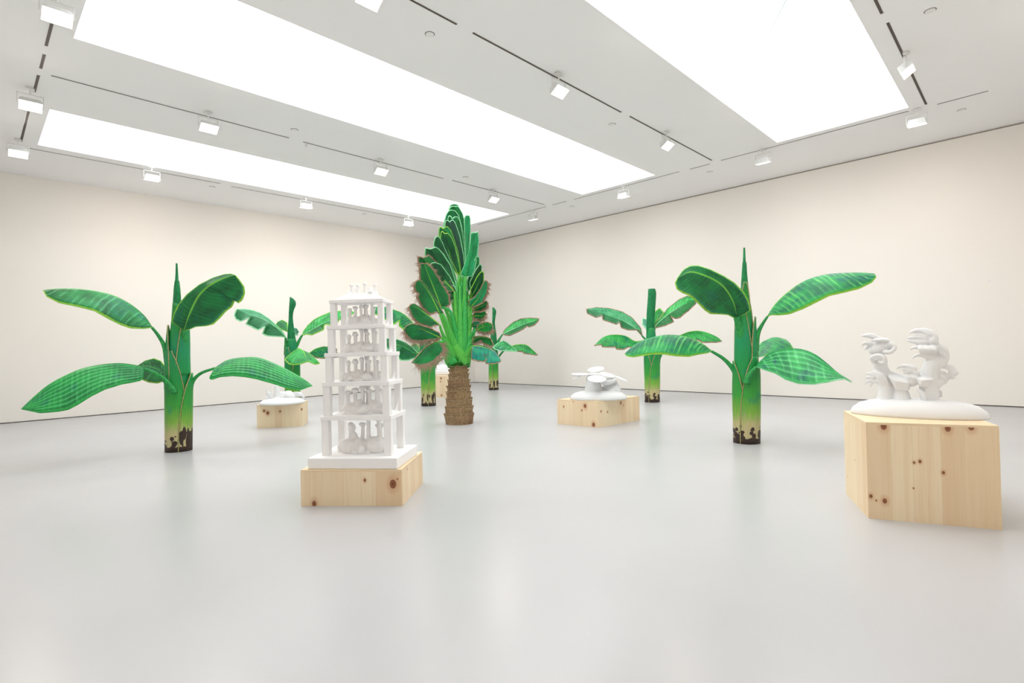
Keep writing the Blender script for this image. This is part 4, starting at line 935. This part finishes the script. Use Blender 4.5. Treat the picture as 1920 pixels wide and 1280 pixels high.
# --- the tiered tower
z0 = tw_h
fl, frn, br = [on_z(*q_, z0) for q_ in ((576.5,879.5),(745,879.5),(777.5,852))]
U = (frn-fl); LU = U.length; U.normalize(); Wv = (br-frn); LW = Wv.length
Wd = V((-U.y, U.x, 0)); Wd = Wd if Wd.dot(Wv) > 0 else -Wd
LW = Wv.dot(Wd)
LW = max(LW, .6)
org = (fl+frn)/2+Wd*LW/2; org.z = z0
TW = thing('tiered_tower', 'white open five storey tower of posts and shelves on the low pine plinth', 'sculpture', org, rz=math.atan2(U.y, U.x))
Pf = Place(fl.lerp(frn, .5))
def zfront(y, inset): return Pf.at(660, y, inset).z-z0
slab_h = zfront(858.5, 0)
b = MB(); b.box((-LU/2,-LW/2,0), (LU/2,LW/2,slab_h)); b.build('base_slab', NYLON, TW, bevel=.008)
pxm = Pf.D/F_PX
levels = [(855,780,.102,66),(779,716,.115,63),(715,661,.135,59),(660,609,.152,55),(608,561,.172,51)]   # y bottom, y top, inset, half width px
zb = slab_h
for i, (yb, yt, ins, hw) in enumerate(levels):
    zt_ = zfront(yt, ins); hx = hw*pxm*(1+.02); hy = LW/2-ins*.98; pw = .068-.004*i; sh = .040-.002*i
    for sx in (-1, 1):
        for sy in (-1, 1):
            b = MB(); x, y = sx*(hx-pw/2-.006), sy*(hy-pw/2-.006); z1 = zt_-sh
            b.box((x-pw/2, y-pw/2, zb), (x+pw/2, y+pw/2, z1))
            b.build('post', NYLON, TW, bevel=.003)
            # curved bracket at the foot (front right, seen side)
            if sx == 1 and i:
                g = MB(); pr = [(0,0)]; R2 = .13-.012*i
                pr += [(R2*(1-math.sin(a)), R2*(1-math.cos(a))) for a in np.linspace(0, math.pi/2, 8)]
                yy = y-sy*pw/2
                vv = [(x-.009, yy-sy*p_[0], zb+p_[1]) for p_ in pr]+[(x+.009, yy-sy*p_[0], zb+p_[1]) for p_ in pr]; n = len(pr)
                g.add(vv, [tuple(range(n)), tuple(range(2*n-1,n-1,-1))]+[(k, (k+1)%n, n+(k+1)%n, n+k) for k in range(n)]); g.build('gusset', NYLON, TW)
    b = MB(); b.box((-hx,-hy,zt_-sh), (hx,hy,zt_)); b.build('shelf', NYLON, TW, bevel=.003)
    # rail under the shelf and cluster of small white forms standing in this storey
    s = MB(); rr = random.Random(40+i); H_ = zt_-zb; fx, fy = hx-pw-.02, hy-pw-.02
    for k in range(26-i*2):
        a = rr.uniform(0, 6.28); rd = rr.random()**.5
        x, y = math.cos(a)*fx*rd*.92, math.sin(a)*fy*rd*.85; r_ = H_*rr.uniform(.12,.20)
        s.ball((x, y, zb+r_*.6+H_*.16*(1-rd)), (r_*rr.uniform(.8,1.2), r_, r_*rr.uniform(.8,1.3)), 12, 8)
    s.ball((0, 0, zb), (fx*.96, fy*.96, H_*.15), 24, 10)
    pil = [(-.55,-.4,.62),(-.28,-.3,.70),(-.02,-.2,.78),(.28,-.35,.72),(.55,-.25,.84),(-.4,.3,.75),(.1,.35,.8),(.5,.4,.7)] if i else [(-.45,-.3,.70),(-.1,.1,.76),(.18,-.2,.92),(.58,-.2,.9),(-.55,.4,.6),(.5,.4,.62)]
    for k, (x, y, hh) in enumerate(pil):
        x = x*fx*1.05; y = y*fy; hh = (hh+rr.uniform(-.06,.04))*H_; r_ = H_*rr.uniform(.05,.068)
        s.tube([(x,y,zb),(x,y,zb+hh*.45),(x+rr.uniform(-.006,.006),y,zb+hh)], [r_*2.6, r_, r_*.95], 10)
        s.ball((x, y, zb+hh), (r_*(1.5+.5*(k%2)), r_*1.4, r_*(1.5-.5*(k%2))), 12, 8)
    if i == 0:
        for (x, y, r_) in ((-.5,-.45,.075),(-.2,-.5,.05),(.5,-.4,.08),(.75,.1,.07),(-.62,.1,.06),(.1,-.35,.06)): s.ball((x*fx, y*fy, zb+r_*.7), (r_*1.1, r_, r_*1.15), 16, 10)
        s.ball((-.42*fx, -.2*fy, zb+H_*.38), (.045,.045,.06), 14, 8)
    o = s.build('small_forms', NYLON, TW, True)
    m = o.modifiers.new('remesh', 'REMESH'); m.mode = 'VOXEL'; m.voxel_size = .006; m.use_smooth_shade = True
    zb = zt_
s = MB(); hx *= .9; hy *= .9
s.hull([(sx*hx, sy*hy, zb-.002) for sx in (-1,1) for sy in (-1,1)]+[(sx*hx*.55, sy*hy*.55, zb+.058) for sx in (-1,1) for sy in (-1,1)])
top = [(-.42,.0,.155),(-.12,-.1,.145),(.16,-.1,.16),(.55,.1,.15),(-.3,.3,.12),(.3,.35,.12)]
for x, y, hh in top:
    x *= hx; y *= hy; s.tube([(x,y,zb+.02),(x,y,zb+.08),(x,y,zb+hh*.95)], [.035,.014,.013], 10); s.ball((x,y,zb+hh*.97), (.022,.02,.018), 12, 8)
for k in range(7): s.ball((rr.uniform(-.6,.6)*hx, rr.uniform(-.5,.5)*hy, zb+.065), rr.uniform(.018,.032), 12, 8)
s.tube([(-.4*hx,0,zb+.05),(-.1*hx,-.2*hy,zb+.095)], .012, 8)
o = s.build('roof_mound', NYLON, TW, True); m = o.modifiers.new('remesh', 'REMESH'); m.mode = 'VOXEL'; m.voxel_size = .006; m.use_smooth_shade = True
